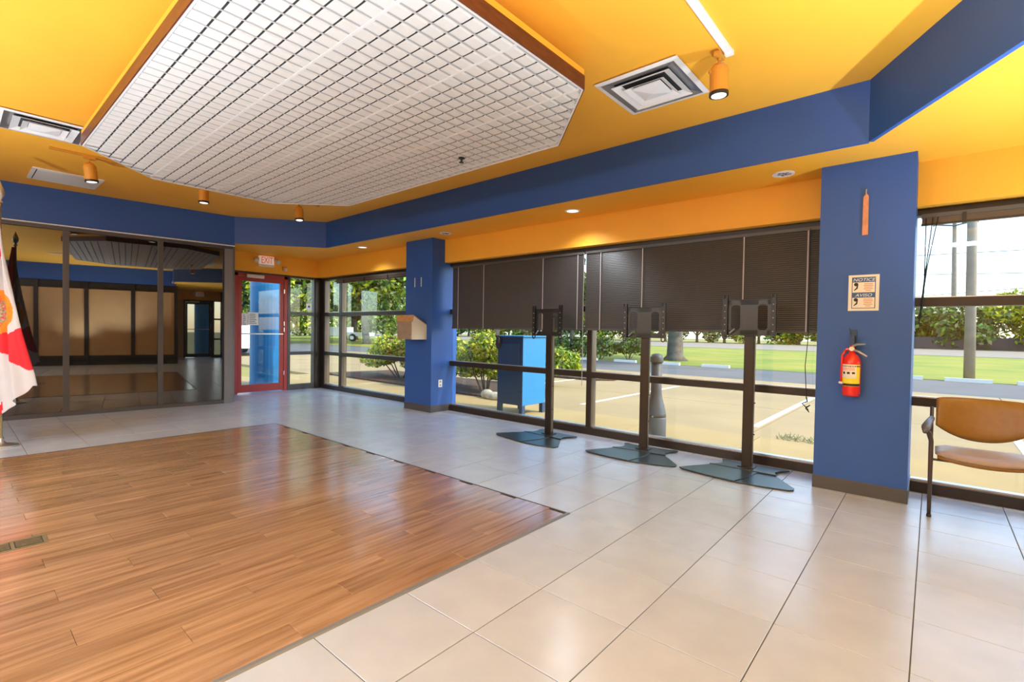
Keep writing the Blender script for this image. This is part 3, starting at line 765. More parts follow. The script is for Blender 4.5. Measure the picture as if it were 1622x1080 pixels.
for zt, word in ((sz1-.022,'NOTICE'),(sz1-.142,'AVISO')):
    sgbox('panel', sx0+.027, sx1-.027, zt-.115, zt-.036, M['label_w'], 1.8848)
    sgbox('header', sx0+.024, sx1-.024, zt-.034, zt, M['ink_blue'], 1.8848)
    t = text('heading', word, ((sx0+sx1)/2, 1.8838, zt-.018), .033, M['white'], sg, FACE_Y, sx=1.15); t.data.shear = .25
    # head-and-collar pictogram: round head over a curved neck
    b = MB(); b.tube([(sx0+.05,1.8838,zt-.052),(sx0+.05,1.8832,zt-.052)], .014, 14); b.build('pictogram', M['ink'], sg)
    b = MB(); b.extr([(sx0+.056,zt-.06),(sx0+.064,zt-.055),(sx0+.060,zt-.085),(sx0+.040,zt-.10),(sx0+.036,zt-.095),(sx0+.05,zt-.08)], 'y', 1.8832, 1.8838); b.build('pictogram', M['ink'], sg)
    for k in range(5):
        wd = (.055,.06,.05,.058,.035)[k]; cxx = sx1-.068
        sgbox('print_line', cxx-wd/2, cxx+wd/2, zt-.052-k*.013, zt-.046-k*.013, M['ink_orange'], 1.884)

# fire extinguisher
fx, fy = 1.39, 1.815
fe = empty('fire_extinguisher', (fx,fy,.78), 'red fire extinguisher with yellow and white label hung on the blue column', 'fire extinguisher')
b = MB(); b.lathe([(.045,.782),(.057,.79),(.059,.81),(.059,1.04),(.054,1.075),(.035,1.105),(.022,1.115),(.02,1.13)], (fx,fy,0), 28); b.build('cylinder', M['red_ext'], fe, smooth=True)
def arc_label(name, r_, z0, z1, a0, a1, m):
    b = MB(); n = 14
    for k in range(n+1):
        a = a0+(a1-a0)*k/n; b.v += [(fx+r_*math.cos(a),fy+r_*math.sin(a),z0),(fx+r_*math.cos(a),fy+r_*math.sin(a),z1)]
    for k in range(n): b.f.append((2*k,2*k+2,2*k+3,2*k+1)); b.m.append(0)
    return b.build(name, m, fe)
A0, A1 = -PI*.90, -PI*.12
arc_label('label', .0597, .862, 1.03, A0, A1, M['label_y'])
arc_label('label_print', .0601, .925, 1.028, A0, -PI*.30, M['label_w'])
arc_label('label_band', .0601, .864, .882, A0, A1, M['ink']); arc_label('label_band', .0602, 1.012, 1.020, A0, A1, M['ink'])
for k in range(3): arc_label('label_print', .0606, .955+k*.001, .972, A0+.3+k*.55, A0+.62+k*.55, M['ink'])
for k in range(4): arc_label('label_print', .0606, .985+k*.006, .987+k*.006, A0+.2, -PI*.36, M['ink_red'])
b = MB(); b.tube([(fx,fy,1.12),(fx,fy,1.175)], [.02,.017], 12); b.tube([(fx-.04,fy-.005,1.145),(fx+.01,fy,1.145)], .011, 10); b.build('valve', M['red_ext'], fe)
b = MB(); b.tube([(fx-.005,fy,1.165),(fx+.03,fy-.025,1.185),(fx+.085,fy-.05,1.19)], [.009,.009,.006], 8); b.build('lever', M['silver'], fe)
b = MB(); b.tube([(fx,fy,1.145),(fx+.045,fy-.03,1.13),(fx+.10,fy-.05,1.095)], [.009,.009,.007], 8); b.build('handle', M['silver'], fe)
b = MB(); b.tube([(fx,fy-.018,1.15),(fx,fy-.034,1.15)], .017, 14); b.build('gauge', M['label_w'], fe)
b = MB(); b.tube([(fx-.035,fy,1.145),(fx-.062,fy-.01,1.10),(fx-.064,fy-.015,.98),(fx-.064,fy-.015,.87)], .009, 8); b.build('hose', M['red_ext'], fe, smooth=True)
b = MB(); b.tube([(fx-.075,fy-.03,.885),(fx-.05,fy-.045,.885)], .009, 8); b.build('nozzle', M['white'], fe)
b = MB(); b.box(fx-.012,fx+.012,fy,1.892,1.10,1.25); b.box(fx-.02,fx+.02,1.884,1.892,1.0,1.30); b.tube([(fx-.03,1.887,1.31),(fx-.005,1.86,1.20)], .003, 6); b.build('wall_hook', M['mail_d'], fe)

# ------------------------------------------------------------------ bracket stands
def stand(x, y, rz, label, zt=1.59):
    """built around the origin facing -y, then placed"""
    r = empty('display_stand', (0,0,0), label, 'stand', 'empty display stands along the window')
    z0, z1 = .001, .012
    b = MB(); b.prism([(-.47,-.42),(-.43,-.455),(-.2,-.50),(.04,-.525),(.10,-.30),(.12,-.10),(-.29,-.105),(-.32,-.17),(-.38,-.26)], z0+.006, z1+.006); b.build('base_plate', M['plate'], r, bevel=.002)
    b = MB(); b.prism([(.03,-.525),(.25,-.505),(.44,-.46),(.465,-.43),(.46,-.38),(.30,-.15),(.26,-.10),(.0,-.10)], z0, z1); b.build('base_plate', M['plate'], r, bevel=.002)
    b = MB(); b.prism([(-.30,-.11),(.27,-.11),(.24,-.02),(.27,.06),(.33,.12),(.31,.15),(.16,.135),(-.16,.135),(-.23,.17),(-.26,.13),(-.22,.04),(-.22,-.03)], z0+.011, z1+.011); b.build('base_plate', M['plate'], r, bevel=.002)
    b = MB(); b.box(-.07,.07,-.05,.06,.02,.032); b.build('pole_foot', M['pole'], r)
    b = MB(); b.box(-.042,.042,-.028,.035,.024,zt-.12); b.build('pole', M['pole'], r, bevel=.003)
    b = MB(); b.box(.042,.047,-.012,.02,.05,zt-.13); b.build('cable_slot', M['bronze_lt'], r)
    for zz in (.33,.62):
        b = MB(); b.tube([(.04,.0,zz),(.06,.0,zz)], .006, 6); b.build('screw', M['darkgrey'], r)
    # bracket plate with two windows
    H0, H1 = zt-.36, zt-.03; yb = -.05
    b = MB(); b.box(-.075,.075,yb-.006,yb,H0,H1); b.box(-.20,-.155,yb-.006,yb,H0,H1); b.box(.155,.20,yb-.006,yb,H0,H1)
    b.box(-.20,.20,yb-.006,yb,H1-.05,H1); b.box(-.20,.20,yb-.006,yb,H0,H0+.05)
    for sx_ in (-1, 1):
        for (zz, dz) in ((H0+.05,1),(H1-.05,-1)):
            for xx, dx in ((.075,1),(.155,-1)):
                b.extr([(sx_*xx,zz),(sx_*(xx+dx*.018),zz),(sx_*xx,zz+dz*.018)], 'y', yb-.006, yb)
    b.build('bracket_plate', M['darkgrey'], r)
    b = MB(); b.box(-.20,.20,yb-.02,yb,H1-.004,H1); b.box(-.20,.20,yb-.02,yb,H0,H0+.004); b.build('plate_flange', M['darkgrey'], r)
    b = MB(); b.box(-.05,.05,-.05,-.02,zt-.33,zt-.14); b.build('tilt_block', M['pole'], r)
    for sx_ in (-1, 1):
        xx = sx_*.205
        b = MB(); b.box(xx-.022,xx+.022,yb-.026,yb-.006,H0,H1+.01)
        b.box(xx-.022,xx-.010,yb-.026,yb-.006,H1,H1+.04); b.box(xx+.010,xx+.022,yb-.026,yb-.006,H1,H1+.04)
        arm = b.build('bracket_arm', M['black'], r)
        b = MB()
        for k in range(5): b.tube([(xx,yb-.0265,H0+.04+k*.06),(xx,yb-.0285,H0+.04+k*.06)], .006, 8)
        b.build('slot_holes', M['greyprint'], arm)
        # hook ring under the arm
        b = MB(); n = 14; c0 = (xx, H0-.012)
        for k in range(n):
            a, a2 = 2*PI*k/n, 2*PI*(k+1)/n
            b.extr([(c0[0]+.024*math.cos(a),c0[1]+.03*math.sin(a)),(c0[0]+.024*math.cos(a2),c0[1]+.03*math.sin(a2)),(c0[0]+.015*math.cos(a2),c0[1]+.019*math.sin(a2)),(c0[0]+.015*math.cos(a),c0[1]+.019*math.sin(a))], 'y', yb-.024, yb-.012)
        b.build('hook_ring', M['black'], arm)
    b = MB(); b.tube([(-.16,yb-.03,H0+.02),(-.11,yb-.05,H0+.06)], .007, 8); b.build('lever_pin', M['silver'], r)
    r.location = (x,y,0); r.rotation_euler = (0,0,rz)
    return r
s3 = stand(.585, 2.06, 0, 'dark bracket display stand nearest the extinguisher column', 1.60)
s2 = copy_tree(s3); s2.location = (-.43,2.03,0); s2.rotation_euler = (0,0,math.radians(6)); s2['label'] = 'dark bracket display stand in the middle of the three by the window'
s1 = copy_tree(s3); s1.location = (-1.60,1.93,0); s1.rotation_euler = (0,0,math.radians(-4)); s1['label'] = 'dark bracket display stand in front of the blue box outside'
for s_ in (s1, s2): s_.scale = (1,1,.965)

# ------------------------------------------------------------------ guest chair
ch = empty('guest_chair', (2.14,1.95,0), 'brown framed armchair with mustard vinyl backrest by the right window', 'chair')
def grid_solid(fn, nu, nv, m, name, th_axis):
    """closed shell from front(u,v) and back(u,v)"""
    b = MB(); A = []; B = []
    for j in range(nv+1):
        for i in range(nu+1):
            p, q = fn(i/nu, j/nv); A.append(p); B.append(q)
    o = len(A); b.v = A+B
    W = nu+1
    for j in range(nv):
        for i in range(nu):
            a = j*W+i; b.f.append((a,a+1,a+W+1,a+W)); b.f.append((o+a,o+a+W,o+a+W+1,o+a+1)); b.m += [0,0]
    for i in range(nu):
        a = i; b.f.append((a,o+a,o+a+1,a+1)); a = nv*W+i; b.f.append((a,a+1,o+a+1,o+a)); b.m += [0,0]
    for j in range(nv):
        a = j*W; b.f.append((a,a+W,o+a+W,o+a)); a = j*W+nu; b.f.append((a,o+a,o+a+W,a+W)); b.m += [0,0]
    return b.build(name, m, ch, smooth=True)
XC, XW = 2.15, .255
def backf(u, v):
    x = XC + (u*2-1)*XW; s_ = abs(u*2-1)
    zt = .80 - .006*s_**6*2; zb = .487 + .10*s_**2.2
    z = zb+(zt-zb)*v
    e = min(1, 6*min(v,1-v)+.25)*min(1, 8*min(u,1-u)+.3)
    y = 2.13 + .05*(v) - .045*(1-s_**2) * -1 
    y = 2.10 + .06*v + .05*(1-s_**2)
    return (x, y-.018*e, z), (x, y+.016*e, z)
grid_solid(backf, 20, 10, M['vinyl'], 'backrest', 'y')
def seatf(u, v):
    s_ = u*2-1; x = XC+s_*(XW-.0)*(1 if v > .1 else .97); yf = 1.66-.05*(1-s_*s_); y = yf+(2.10-yf)*v
    e = min(1, 5*min(v,1-v)+.3)*min(1, 7*min(u,1-u)+.3)
    z = .425+.02*s_*s_*(1-v)
    return (x,y,z+.030*e), (x,y,z-.022*e)
grid_solid(seatf, 18, 14, M['vinyl_seat'], 'seat', 'z')
def seatu(u, v):
    s_ = u*2-1; x = XC+s_*(XW-.012); yf = 1.668-.05*(1-s_*s_); y = yf+(2.09-yf)*v
    z = .405+.02*s_*s_*(1-v)
    return (x,y,z+.018), (x,y,z-.012)
grid_solid(seatu, 14, 8, M['vinyl'], 'seat_underside', 'z')
for sgn, X_ in ((-1, 1.872), (1, 2.428)):
    b = MB(); b.tube([(X_,1.675,.0),(X_,1.675,.30),(X_,1.68,.47),(X_-sgn*-.0,1.69,.53),(X_+sgn*.012,1.66,.585),(X_+sgn*.03,1.635,.61)], [.011,.013,.014,.014,.016,.014], 10); b.build('leg', M['chairframe'], ch, smooth=True)
    b = MB(); b.tube([(X_+.004*-sgn,2.20,.0),(X_,2.17,.3),(X_,2.13,.5),(X_,2.13,.72)], .012, 10); b.build('leg', M['chairframe'], ch, smooth=True)
    b = MB(); b.tube([(X_+sgn*.035,1.61,.595),(X_+sgn*.03,1.66,.625),(X_+sgn*.012,1.80,.648),(X_,1.98,.650),(X_-sgn*.0,2.12,.640)], [.012,.026,.022,.018,.012], 10); b.build('armrest', M['chairarm'], ch, smooth=True)
    b = MB(); b.tube([(X_,1.68,.41),(X_,2.14,.41)], .009, 8); b.build('side_rail', M['chairframe'], ch)
    for yy in (1.675,2.20):
        b = MB(); b.lathe([(.012,0.0),(.015,.004),(.013,.02)], (X_,yy,0), 10); b.build('foot', M['black'], ch)
b = MB(); b.tube([(1.872,1.70,.40),(2.428,1.70,.40)], .008, 8); b.build('cross_rail', M['chairframe'], ch)

# ------------------------------------------------------------------ flag on its stand
FB = Vector((-5.215,-2.43,0)); FU = Vector((.757,.653,0)); FN = Vector((.653,-.757,0))
def fpx(px, py):      # flag-plane coordinates of photo pixels, used only to lay out the emblem on the cloth
    return (px-6.5)/157.9, 1.244-(py-511)/157.9
fg = empty('flag', tuple(FB), 'white state flag with red saltire and orange seal hanging from its pole', 'flag')
def fp(u, z, n=0.0): return tuple(FB+FU*u+FN*n+Vector((0,0,z)))
def piecewise(pts, t):
    for (a, va), (b_, vb) in zip(pts, pts[1:]):
        if a >= t >= b_: return va+(vb-va)*(a-t)/(a-b_) if a != b_ else va
    return pts[-1][1]
right = [(2.42,.03),(2.30,.035),(2.05,.075),(1.7,.145),(1.2,.245),(.9,.31),(.62,.367)]
left = [(2.42,-.03),(2.30,-.05),(2.0,-.10),(1.5,-.20),(1.0,-.28),(.62,-.33)]
NU, NV = 84, 260
b = MB()
for j in range(NV+1):
    t = j/NV
    for i in range(NU+1):
        s_ = i/NU
        ur, ul = piecewise(right, 2.42-(2.42-.62)*t), piecewise(left, 2.42-(2.42-.62)*t)
        u = ul+(ur-ul)*s_
        zb = .62 - .62*0
        # bottom hem: from the right corner down to a low point near the pole
        uu = (s_*2-1)
        hem = .62-.30*max(0,1-abs(u-.0)/.34)**.8 if t > .0 else 0
        z = 2.42-(2.42-hem)*t
        n = .045*math.sin(s_*15+t*2.0)*min(1,t*2.5+.12)*(1-.55*math.exp(-((z-1.36)/.3)**2)) + .02*math.sin(s_*33+1)*min(1,t*2)*(.4+.6*min(1,abs(z-1.36)*2)) + .03
        b.v.append(fp(u, z, n))
def pin(px, py, P):
    c = False; j = len(P)-1
    for i in range(len(P)):
        if ((P[i][1] > py) != (P[j][1] > py)) and (px < (P[j][0]-P[i][0])*(py-P[i][1])/(P[j][1]-P[i][1])+P[i][0]): c = not c
        j = i
    return c
R1 = [(-20,322),(13,322),(13.5,348),(12,375),(9,410),(5,448),(0,462),(-14,455),(-30,380)]
R2 = [(24,530),(45,515),(80,520),(60,585),(53,585),(40,576),(22,562),(6,556),(-12,560),(-40,590),(-60,590),(-30,500),(5,520)]
R3 = [(-30,640),(3,655),(10,632),(7,700),(-40,700)]
for j in range(NV):
    for i in range(NU):
        a = j*(NU+1)+i; b.f.append((a,a+NU+1,a+NU+2,a+1))
        p = Vector(b.v[a])-FB; u = p.dot(FU); z = p.z
        px, py = u*157.9+6.5, 511-(z-1.244)*157.9
        dseal = math.hypot(px+5, py-493)
        m = 0
        if pin(px, py, R1) or pin(px, py, R2) or pin(px, py, R3): m = 1
        if dseal < 38: m = 2
        if dseal < 24.5: m = 3
        b.m.append(m)
clo = b.build('cloth', [M['flag_w'],M['flag_r'],M['seal_o'],M['seal_i']], fg, smooth=True)
sd_ = clo.modifiers.new('thick','SOLIDIFY'); sd_.thickness = .002
# seal lettering on the ring
word = 'THE SEAL OF THE STATE OF FLORIDA  IN GOD WE TRUST  '
ang0 = math.radians(78)
for k, chh in enumerate(word):
    if chh == ' ': continue
    a = ang0 - 2*PI*k/len(word)
    px, py = -5+31*math.cos(a), 493-31*math.sin(a)
    u, z = (px-6.5)/157.9, 1.244-(py-511)/157.9
    if u < -.2: continue
    t = text('seal_letter', chh, fp(u, z, .085), .06, M['flag_r'], fg, (0,0,0), ext=.0004, sx=.8)
    Zv = FN; up = (FU*math.cos(a)+Vector((0,0,1))*math.sin(a)); rt = up.cross(Zv)
    t.rotation_euler = Matrix((rt, up, Zv)).transposed().to_euler()
b = MB(); b.tube([fp(0,.02),fp(0,2.45)], .011, 12); b.build('pole', M['brass'], fg)
b = MB(); b.lathe([(.13,.0),(.13,.012),(.10,.022),(.04,.035),(.022,.06),(.02,.09)], tuple(FB), 28); b.build('base', M['silver'], fg, smooth=True)
b = MB(); b.lathe([(.022,2.44),(.026,2.455),(.012,2.47),(.02,2.485),(.036,2.52),(.038,2.55),(.028,2.59),(.012,2.63),(.002,2.66)], tuple(FB), 14); b.build('finial', M['silver'], fg, smooth=True)
b = MB(); b.tube([fp(.0,2.44,.02),fp(.025,2.42,.03),fp(.02,2.36,.05),fp(.01,2.28,.05),fp(.0,2.18,.06)], [.012,.014,.011,.01,.006], 8); b.build('cord', M['gold'], fg, smooth=True)

# ------------------------------------------------------------------ outside: ground
ZG = -.10
def pad(name, x0, x1, y0, y1, z1, m, th=.1, parent=None):
    b = MB(); b.box(x0,x1,y0,y1,z1-th,z1); return b.build(name, m, parent)
gr = struct(pad('ground', -160, 120, -30, 140, ZG-.09, M['lawn2'], .2))
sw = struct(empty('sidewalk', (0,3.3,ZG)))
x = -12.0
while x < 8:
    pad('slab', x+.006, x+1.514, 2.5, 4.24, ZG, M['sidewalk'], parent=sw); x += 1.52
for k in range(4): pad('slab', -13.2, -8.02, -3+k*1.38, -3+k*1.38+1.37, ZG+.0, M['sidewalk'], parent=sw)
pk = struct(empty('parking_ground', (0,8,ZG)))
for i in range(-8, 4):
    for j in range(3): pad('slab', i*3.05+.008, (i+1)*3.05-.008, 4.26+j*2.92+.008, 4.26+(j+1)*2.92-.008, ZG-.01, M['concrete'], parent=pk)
for xs in (-5.9,-3.1,-.1,2.75,5.6):
    pad('stripe', xs-.05, xs+.05, 5.0, 9.6, ZG-.006, M['kerbstone'], .003, pk)
struct(pad('road_asphalt', -24.4, 16, 13.02, 18.0, ZG-.012, M['asphalt']))
struct(pad('road_asphalt', -42, -24.4, 4, 18.0, ZG-.012, M['asphalt']))
struct(pad('lawn', -160, 120, 18.05, 46, ZG-.0, M['lawn']))
ORD = ['first','second','third','fourth','fifth','sixth','seventh','eighth','ninth','tenth','eleventh','twelfth','thirteenth','fourteenth','fifteenth','sixteenth','seventeenth','eighteenth','nineteenth','twentieth','twenty-first','twenty-second','twenty-third','twenty-fourth','twenty-fifth','twenty-sixth']
struct(pad('road', -160, 120, 46, 73, ZG+.03, M['road']))
struct(pad('lawn', -160, 120, 73, 130, ZG+.04, M['lawn2']))
for k in range(9):
    xx = -11.6+k*2.05
    if 4 <= k: xx = 0.55+(k-4)*1.62
    b = MB(); b.extr([(17.86,ZG-.02),(17.88,ZG+.10),(18.0,ZG+.10),(18.02,ZG-.02)], 'x', xx, xx+1.1)
    tag(b.build('kerb_stone', M['kerbstone']), '%s white concrete wheel stop from the left along the lawn edge' % ORD[k], 'kerb', 'wheel stops along the lawn')
# planting bed with big hedge
b = MB(); b.prism([(-11.8,4.5),(-4.3,4.3),(-4.1,5.4),(-5.2,6.6),(-11.4,6.6)], ZG-.02, ZG+.03); struct(b.build('ground', M['mulch']))

def foliage(name, lobes, n, size, mats, parent, seed, weights=None, flat=.5):
    r = np.random.RandomState(seed); L_ = np.array(lobes, float)
    vol = L_[:,3]*L_[:,4]+L_[:,5]*L_[:,3]; pk_ = r.choice(len(L_), n, p=vol/vol.sum())
    d = r.normal(size=(n,3)); d /= np.linalg.norm(d, axis=1)[:,None]
    rad = r.uniform(.55,1.02,n)**.6
    c = L_[pk_,:3]+d*L_[pk_,3:6]*rad[:,None]
    nn = r.normal(size=(n,3))+d*.6; nn /= np.linalg.norm(nn,axis=1)[:,None]
    a = np.cross(nn, r.normal(size=(n,3))); a /= np.linalg.norm(a,axis=1)[:,None]; bb = np.cross(nn,a)
    sz = size*r.uniform(.6,1.3,n)[:,None]
    V = np.stack([c-a*sz, c-bb*sz*.45, c+a*sz, c+bb*sz*.45], 1).reshape(-1,3)
    off = np.array(wloc(parent)) if parent else np.zeros(3)
    V = V-off
    me = bpy.data.meshes.new(name); me.vertices.add(4*n); me.vertices.foreach_set('co', V.ravel())
    me.loops.add(4*n); me.loops.foreach_set('vertex_index', np.arange(4*n)); me.polygons.add(n)
    me.polygons.foreach_set('loop_start', np.arange(0,4*n,4)); me.polygons.foreach_set('loop_total', np.full(n,4))
    for m in mats: me.materials.append(m)
    me.update(); me.validate()
    # leaf kinds picked at random by weight
    me.polygons.foreach_set('material_index', r.choice(len(mats), n, p=weights))
    o = bpy.data.objects.new(name, me); COL.objects.link(o)
    if parent: o.parent = parent
    return tag(o, kind='stuff')
def lobes(cx, cy, cz, rx, ry, rz, k, seed, lr=.45):
    r = random.Random(seed); out_ = []
    for _ in range(k):
        a = r.uniform(0,2*PI); q = math.sqrt(r.random())*.75; zz = r.uniform(-.6,.8)
        m = r.uniform(.75,1.2)*lr
        out_.append((cx+rx*q*math.cos(a), cy+ry*q*math.sin(a), cz+rz*zz, rx*m, ry*m, rz*m*1.1))
    return out_
def tree(name, x, y, h, cr, tr, label, seed, n=5000, size=.22, mats=('leafG','leafY','leafD','leafO'), w=(.35,.25,.25,.15), zc=None, rz=None, group=None, cat='tree', lean=0, flare=1.5):
    r = empty(name, (x,y,ZG), label, cat, group); zc = zc or h*.66; rz = rz or h*.36
    b = MB(); b.tube([(x,y,ZG-.03),(x,y,ZG+.25),(x+lean*.3,y,ZG+1.2),(x+lean,y,zc-rz*.2)], [tr*flare,tr*1.15,tr,tr*.7], 12)
    rr = random.Random(seed)
    for k in range(6):
        a = k*PI/3+rr.random(); z0 = zc-rz*.75+rr.random()*.5; p0 = Vector((x+lean*min(1,z0/(zc)),y,z0))
        p1 = p0+Vector((math.cos(a)*cr*.45,math.sin(a)*cr*.45,rz*.5)); p2 = p1+Vector((math.cos(a)*cr*.3,math.sin(a)*cr*.3,rz*.35))
        b.tube([p0,p1,p2], [tr*.5,tr*.32,tr*.12], 7)
    b.build('trunk', M['bark'], r, smooth=True)
    foliage('foliage', lobes(x+lean,y,zc,cr,cr,rz,14,seed), n, size, [M[m] for m in mats], r, seed, w)
    return r
# hedge by the left window and its taller neighbour
def bush(x, y, rx, ry, h, label, seed, n=2500, size=.045, mats=('leafY','leafG','leafD'), w=(.5,.3,.2), group=None, name='bush', stems=7, z0=.22):
    r = empty(name, (x,y,ZG), label, 'bush', group); rr = random.Random(seed)
    b = MB()
    for k in range(stems):
        a = rr.uniform(0,2*PI); q = rr.uniform(.05,.3)
        b.tube([(x+rx*q*.4*math.cos(a),y+ry*q*.4*math.sin(a),ZG-.02),(x+rx*q*1.6*math.cos(a),y+ry*q*1.6*math.sin(a),ZG+h*.35),(x+rx*q*2.4*math.cos(a),y+ry*q*2.4*math.sin(a),ZG+h*.7)], [.02,.014,.006], 6)
    b.build('stems', M['bark'], r)
    foliage('foliage', lobes(x,y,ZG+h*(.5+z0/2),rx,ry,h*(.5-z0/2),18,seed,.42), n, size, [M[m] for m in mats], r, seed, w)
    return r
bush(-9.1,5.35,1.55,.85,1.12,'broad yellow green clipped bush outside the left window', 11, 9000, .055, ('leafY','leafG','leafD','leafR'), (.50,.25,.17,.08))
bush(-6.9,5.05,1.2,.75,1.22,'yellow green bush half hidden by the box-carrying column', 12, 7000, .05, ('leafY','leafG','leafD','leafO'), (.48,.25,.2,.07))
bush(-5.35,4.75,.85,.55,1.22,'olive and yellow bush just right of the box-carrying column outside', 13, 5000, .05, ('leafY','leafG','leafD','leafO'), (.42,.3,.13,.15))
bush(-5.6,6.9,1.0,.7,.95,'green leafy shrub behind the blue box outside', 14, 3500, .06, ('leafG','leafY','leafD'), (.5,.3,.2))
b = MB(); b.ball((-4.62,4.25,ZG+.05),(.26,.12,.10),14,8); b.ball((-4.85,4.27,ZG+.07),(.15,.11,.11),12,8); tag(b.build('rock', M['rock'], smooth=True), 'pale limestone rock lying at the bed edge beside the blue box', 'rock')
b = MB(); b.prism([(-8.6,9.0),(-5.4,9.0),(-4.9,9.5),(-5.4,11.5),(-8.6,11.5)], ZG-.02, ZG+.05); struct(b.build('ground', M['mulch']))
bush(-6.4,9.6,.35,.35,.62,'small bright spiky plant on the island beyond the blue box', 15, 500, .16, ('leafY','leafG'), (.7,.3), stems=3)
bush(-7.6,10.5,.8,.6,.65,'low dark shrub on the island beyond the blue box', 16, 1800, .07, ('leafD','leafG','leafO'), (.5,.35,.15), stems=4)
for k, (x_, y_) in enumerate(((-13.6,18.9),(-12.2,19.3),(-10.9,18.8),(-9.6,19.4))):
    bush(x_, y_, .95, .7, 1.0, ['low dark shrub at the lawn edge, farthest left of the row','low dark shrub at the lawn edge, second of the row','low dark shrub at the lawn edge, third of the row','low dark shrub at the lawn edge beside the oak trunk'][k], 20+k, 1500, .09, ('leafD','leafG','leafO'), (.5,.3,.2), group='low shrubs at the lawn edge')
# weeds and twigs at the parking joint
b = MB(); rr = random.Random(5)
for k in range(120):
    x_ = .35+rr.random()*.65; y_ = 4.30+rr.random()*.3; h_ = .01+rr.random()*.05
    b.tube([(x_,y_,ZG-.01),(x_+rr.uniform(-.05,.05),y_+rr.uniform(-.05,.05),ZG+h_)], [.008,.003], 4)
tag(b.build('weeds', M['leafO']), 'dry weeds growing from the pavement joint behind the right display stand', 'weeds', kind='stuff')

# trees
tree('oak_tree', -8.0, 21.3, 9.5, 4.6, .36, 'large grey trunked oak standing on the lawn behind the middle display stand', 31, 9000, .2, flare=1.9)
tree('oak_tree', -38.2, 14.2, 11, 5.2, .48, 'broad oak seen through the narrow window beside the door', 32, 8000, .30, zc=6.6, rz=4.6, flare=1.7)
tree('leaning_tree', -40.5, 19.0, 10.5, 4.4, .26, 'slim leaning tree in the left window, behind the white trailer', 33, 7000, .28, zc=6.4, rz=4.0, lean=.9)
tree('leaning_tree', -36.5, 21.8, 10.5, 5.0, .30, 'slim pale trunked tree in the left window, right of the trailer', 34, 8000, .28, zc=6.5, rz=4.2, lean=-.8, mats=('leafY','leafG','leafO','leafD'), w=(.35,.3,.2,.15))
tree('shade_tree', -33, 27, 11, 5.5, .35, 'wide shade tree at the right side of the left window', 35, 9000, .28, zc=6.6, rz=4.6, mats=('leafG','leafO','leafD','leafY'), w=(.3,.3,.25,.15))
tree('shade_tree', -45, 9, 11, 5.5, .35, 'shade tree seen through the glass of the red door', 36, 6000, .3, zc=6.5, rz=4.6)
tree('shade_tree', -52, 30, 13, 7.5, .4, 'tall dark tree far behind the trailer', 37, 7000, .4, mats=('leafD','leafG','leafO'), w=(.4,.4,.2), zc=6.5, rz=6)
tree('shade_tree', -58, 18, 13, 7.5, .4, 'tall dark tree far behind the broad oak', 38, 7000, .4, mats=('leafD','leafG','leafO'), w=(.4,.4,.2), zc=6.5, rz=6)
tree('young_tree', -14.4, 21.5, 6, 2.4, .10, 'thin trunked young tree beyond the window mullion', 39, 2500, .18)
tree('young_tree', -13.0, 13.4, 5.5, 2.0, .11, 'thin dark trunked tree beyond the right of the hedge', 40, 2500, .16)
rr = random.Random(3)
kinds = [(('leafG','leafD','leafY'),(.45,.3,.25),'mid green'),(('leafY','leafG','leafD'),(.5,.3,.2),'bright yellow green'),(('leafD','leafG','leafO'),(.5,.3,.2),'dark green'),(('leafR','leafO','leafD'),(.35,.4,.25),'brownish olive')]
for k in range(26):
    x_ = -92 + k*4.6 + rr.uniform(-.8,.8); km = kinds[(k*7+k//3) % 4]; h_ = rr.uniform(4.6,6.8)
    if x_ < -18: h_ += 2
    tree('treeline_tree', x_, 77+rr.uniform(-1.5,2.5), h_, 3.7, .18, '%s tree, %s from the left in the distant treeline' % (km[2], ORD[k]), 50+k, 3000, .34, km[0], km[1], zc=h_*.47, rz=h_*.52, group='distant treeline across the road')
for k in range(13):
    y_ = -2+k*6.2; km = kinds[(k*3) % 3]
    tree('hedgerow_tree', -76+rr.uniform(-2,2), y_, 8.5, 4.6, .2, '%s hedgerow tree beyond the car park, %s from the door side' % (km[2], ORD[k]), 90+k, 3000, .42, km[0], km[1], zc=4.0, rz=4.0, group='hedgerow beyond the car park')
# dark fence beyond the road at the right
fn = empty('road_fence', (6,75,ZG), 'long dark low fence across the road below the treeline', 'fence')
for k in range(16):
    xx = -6+k*2.4
    b = MB(); b.box(xx,xx+2.34,75,75.06,ZG+.05,ZG+1.45); b.build('fence_board', M['fence'], fn)
    b = MB(); b.box(xx+2.33,xx+2.42,74.95,75.1,ZG,ZG+1.52); b.build('fence_post', M['fence'], fn)
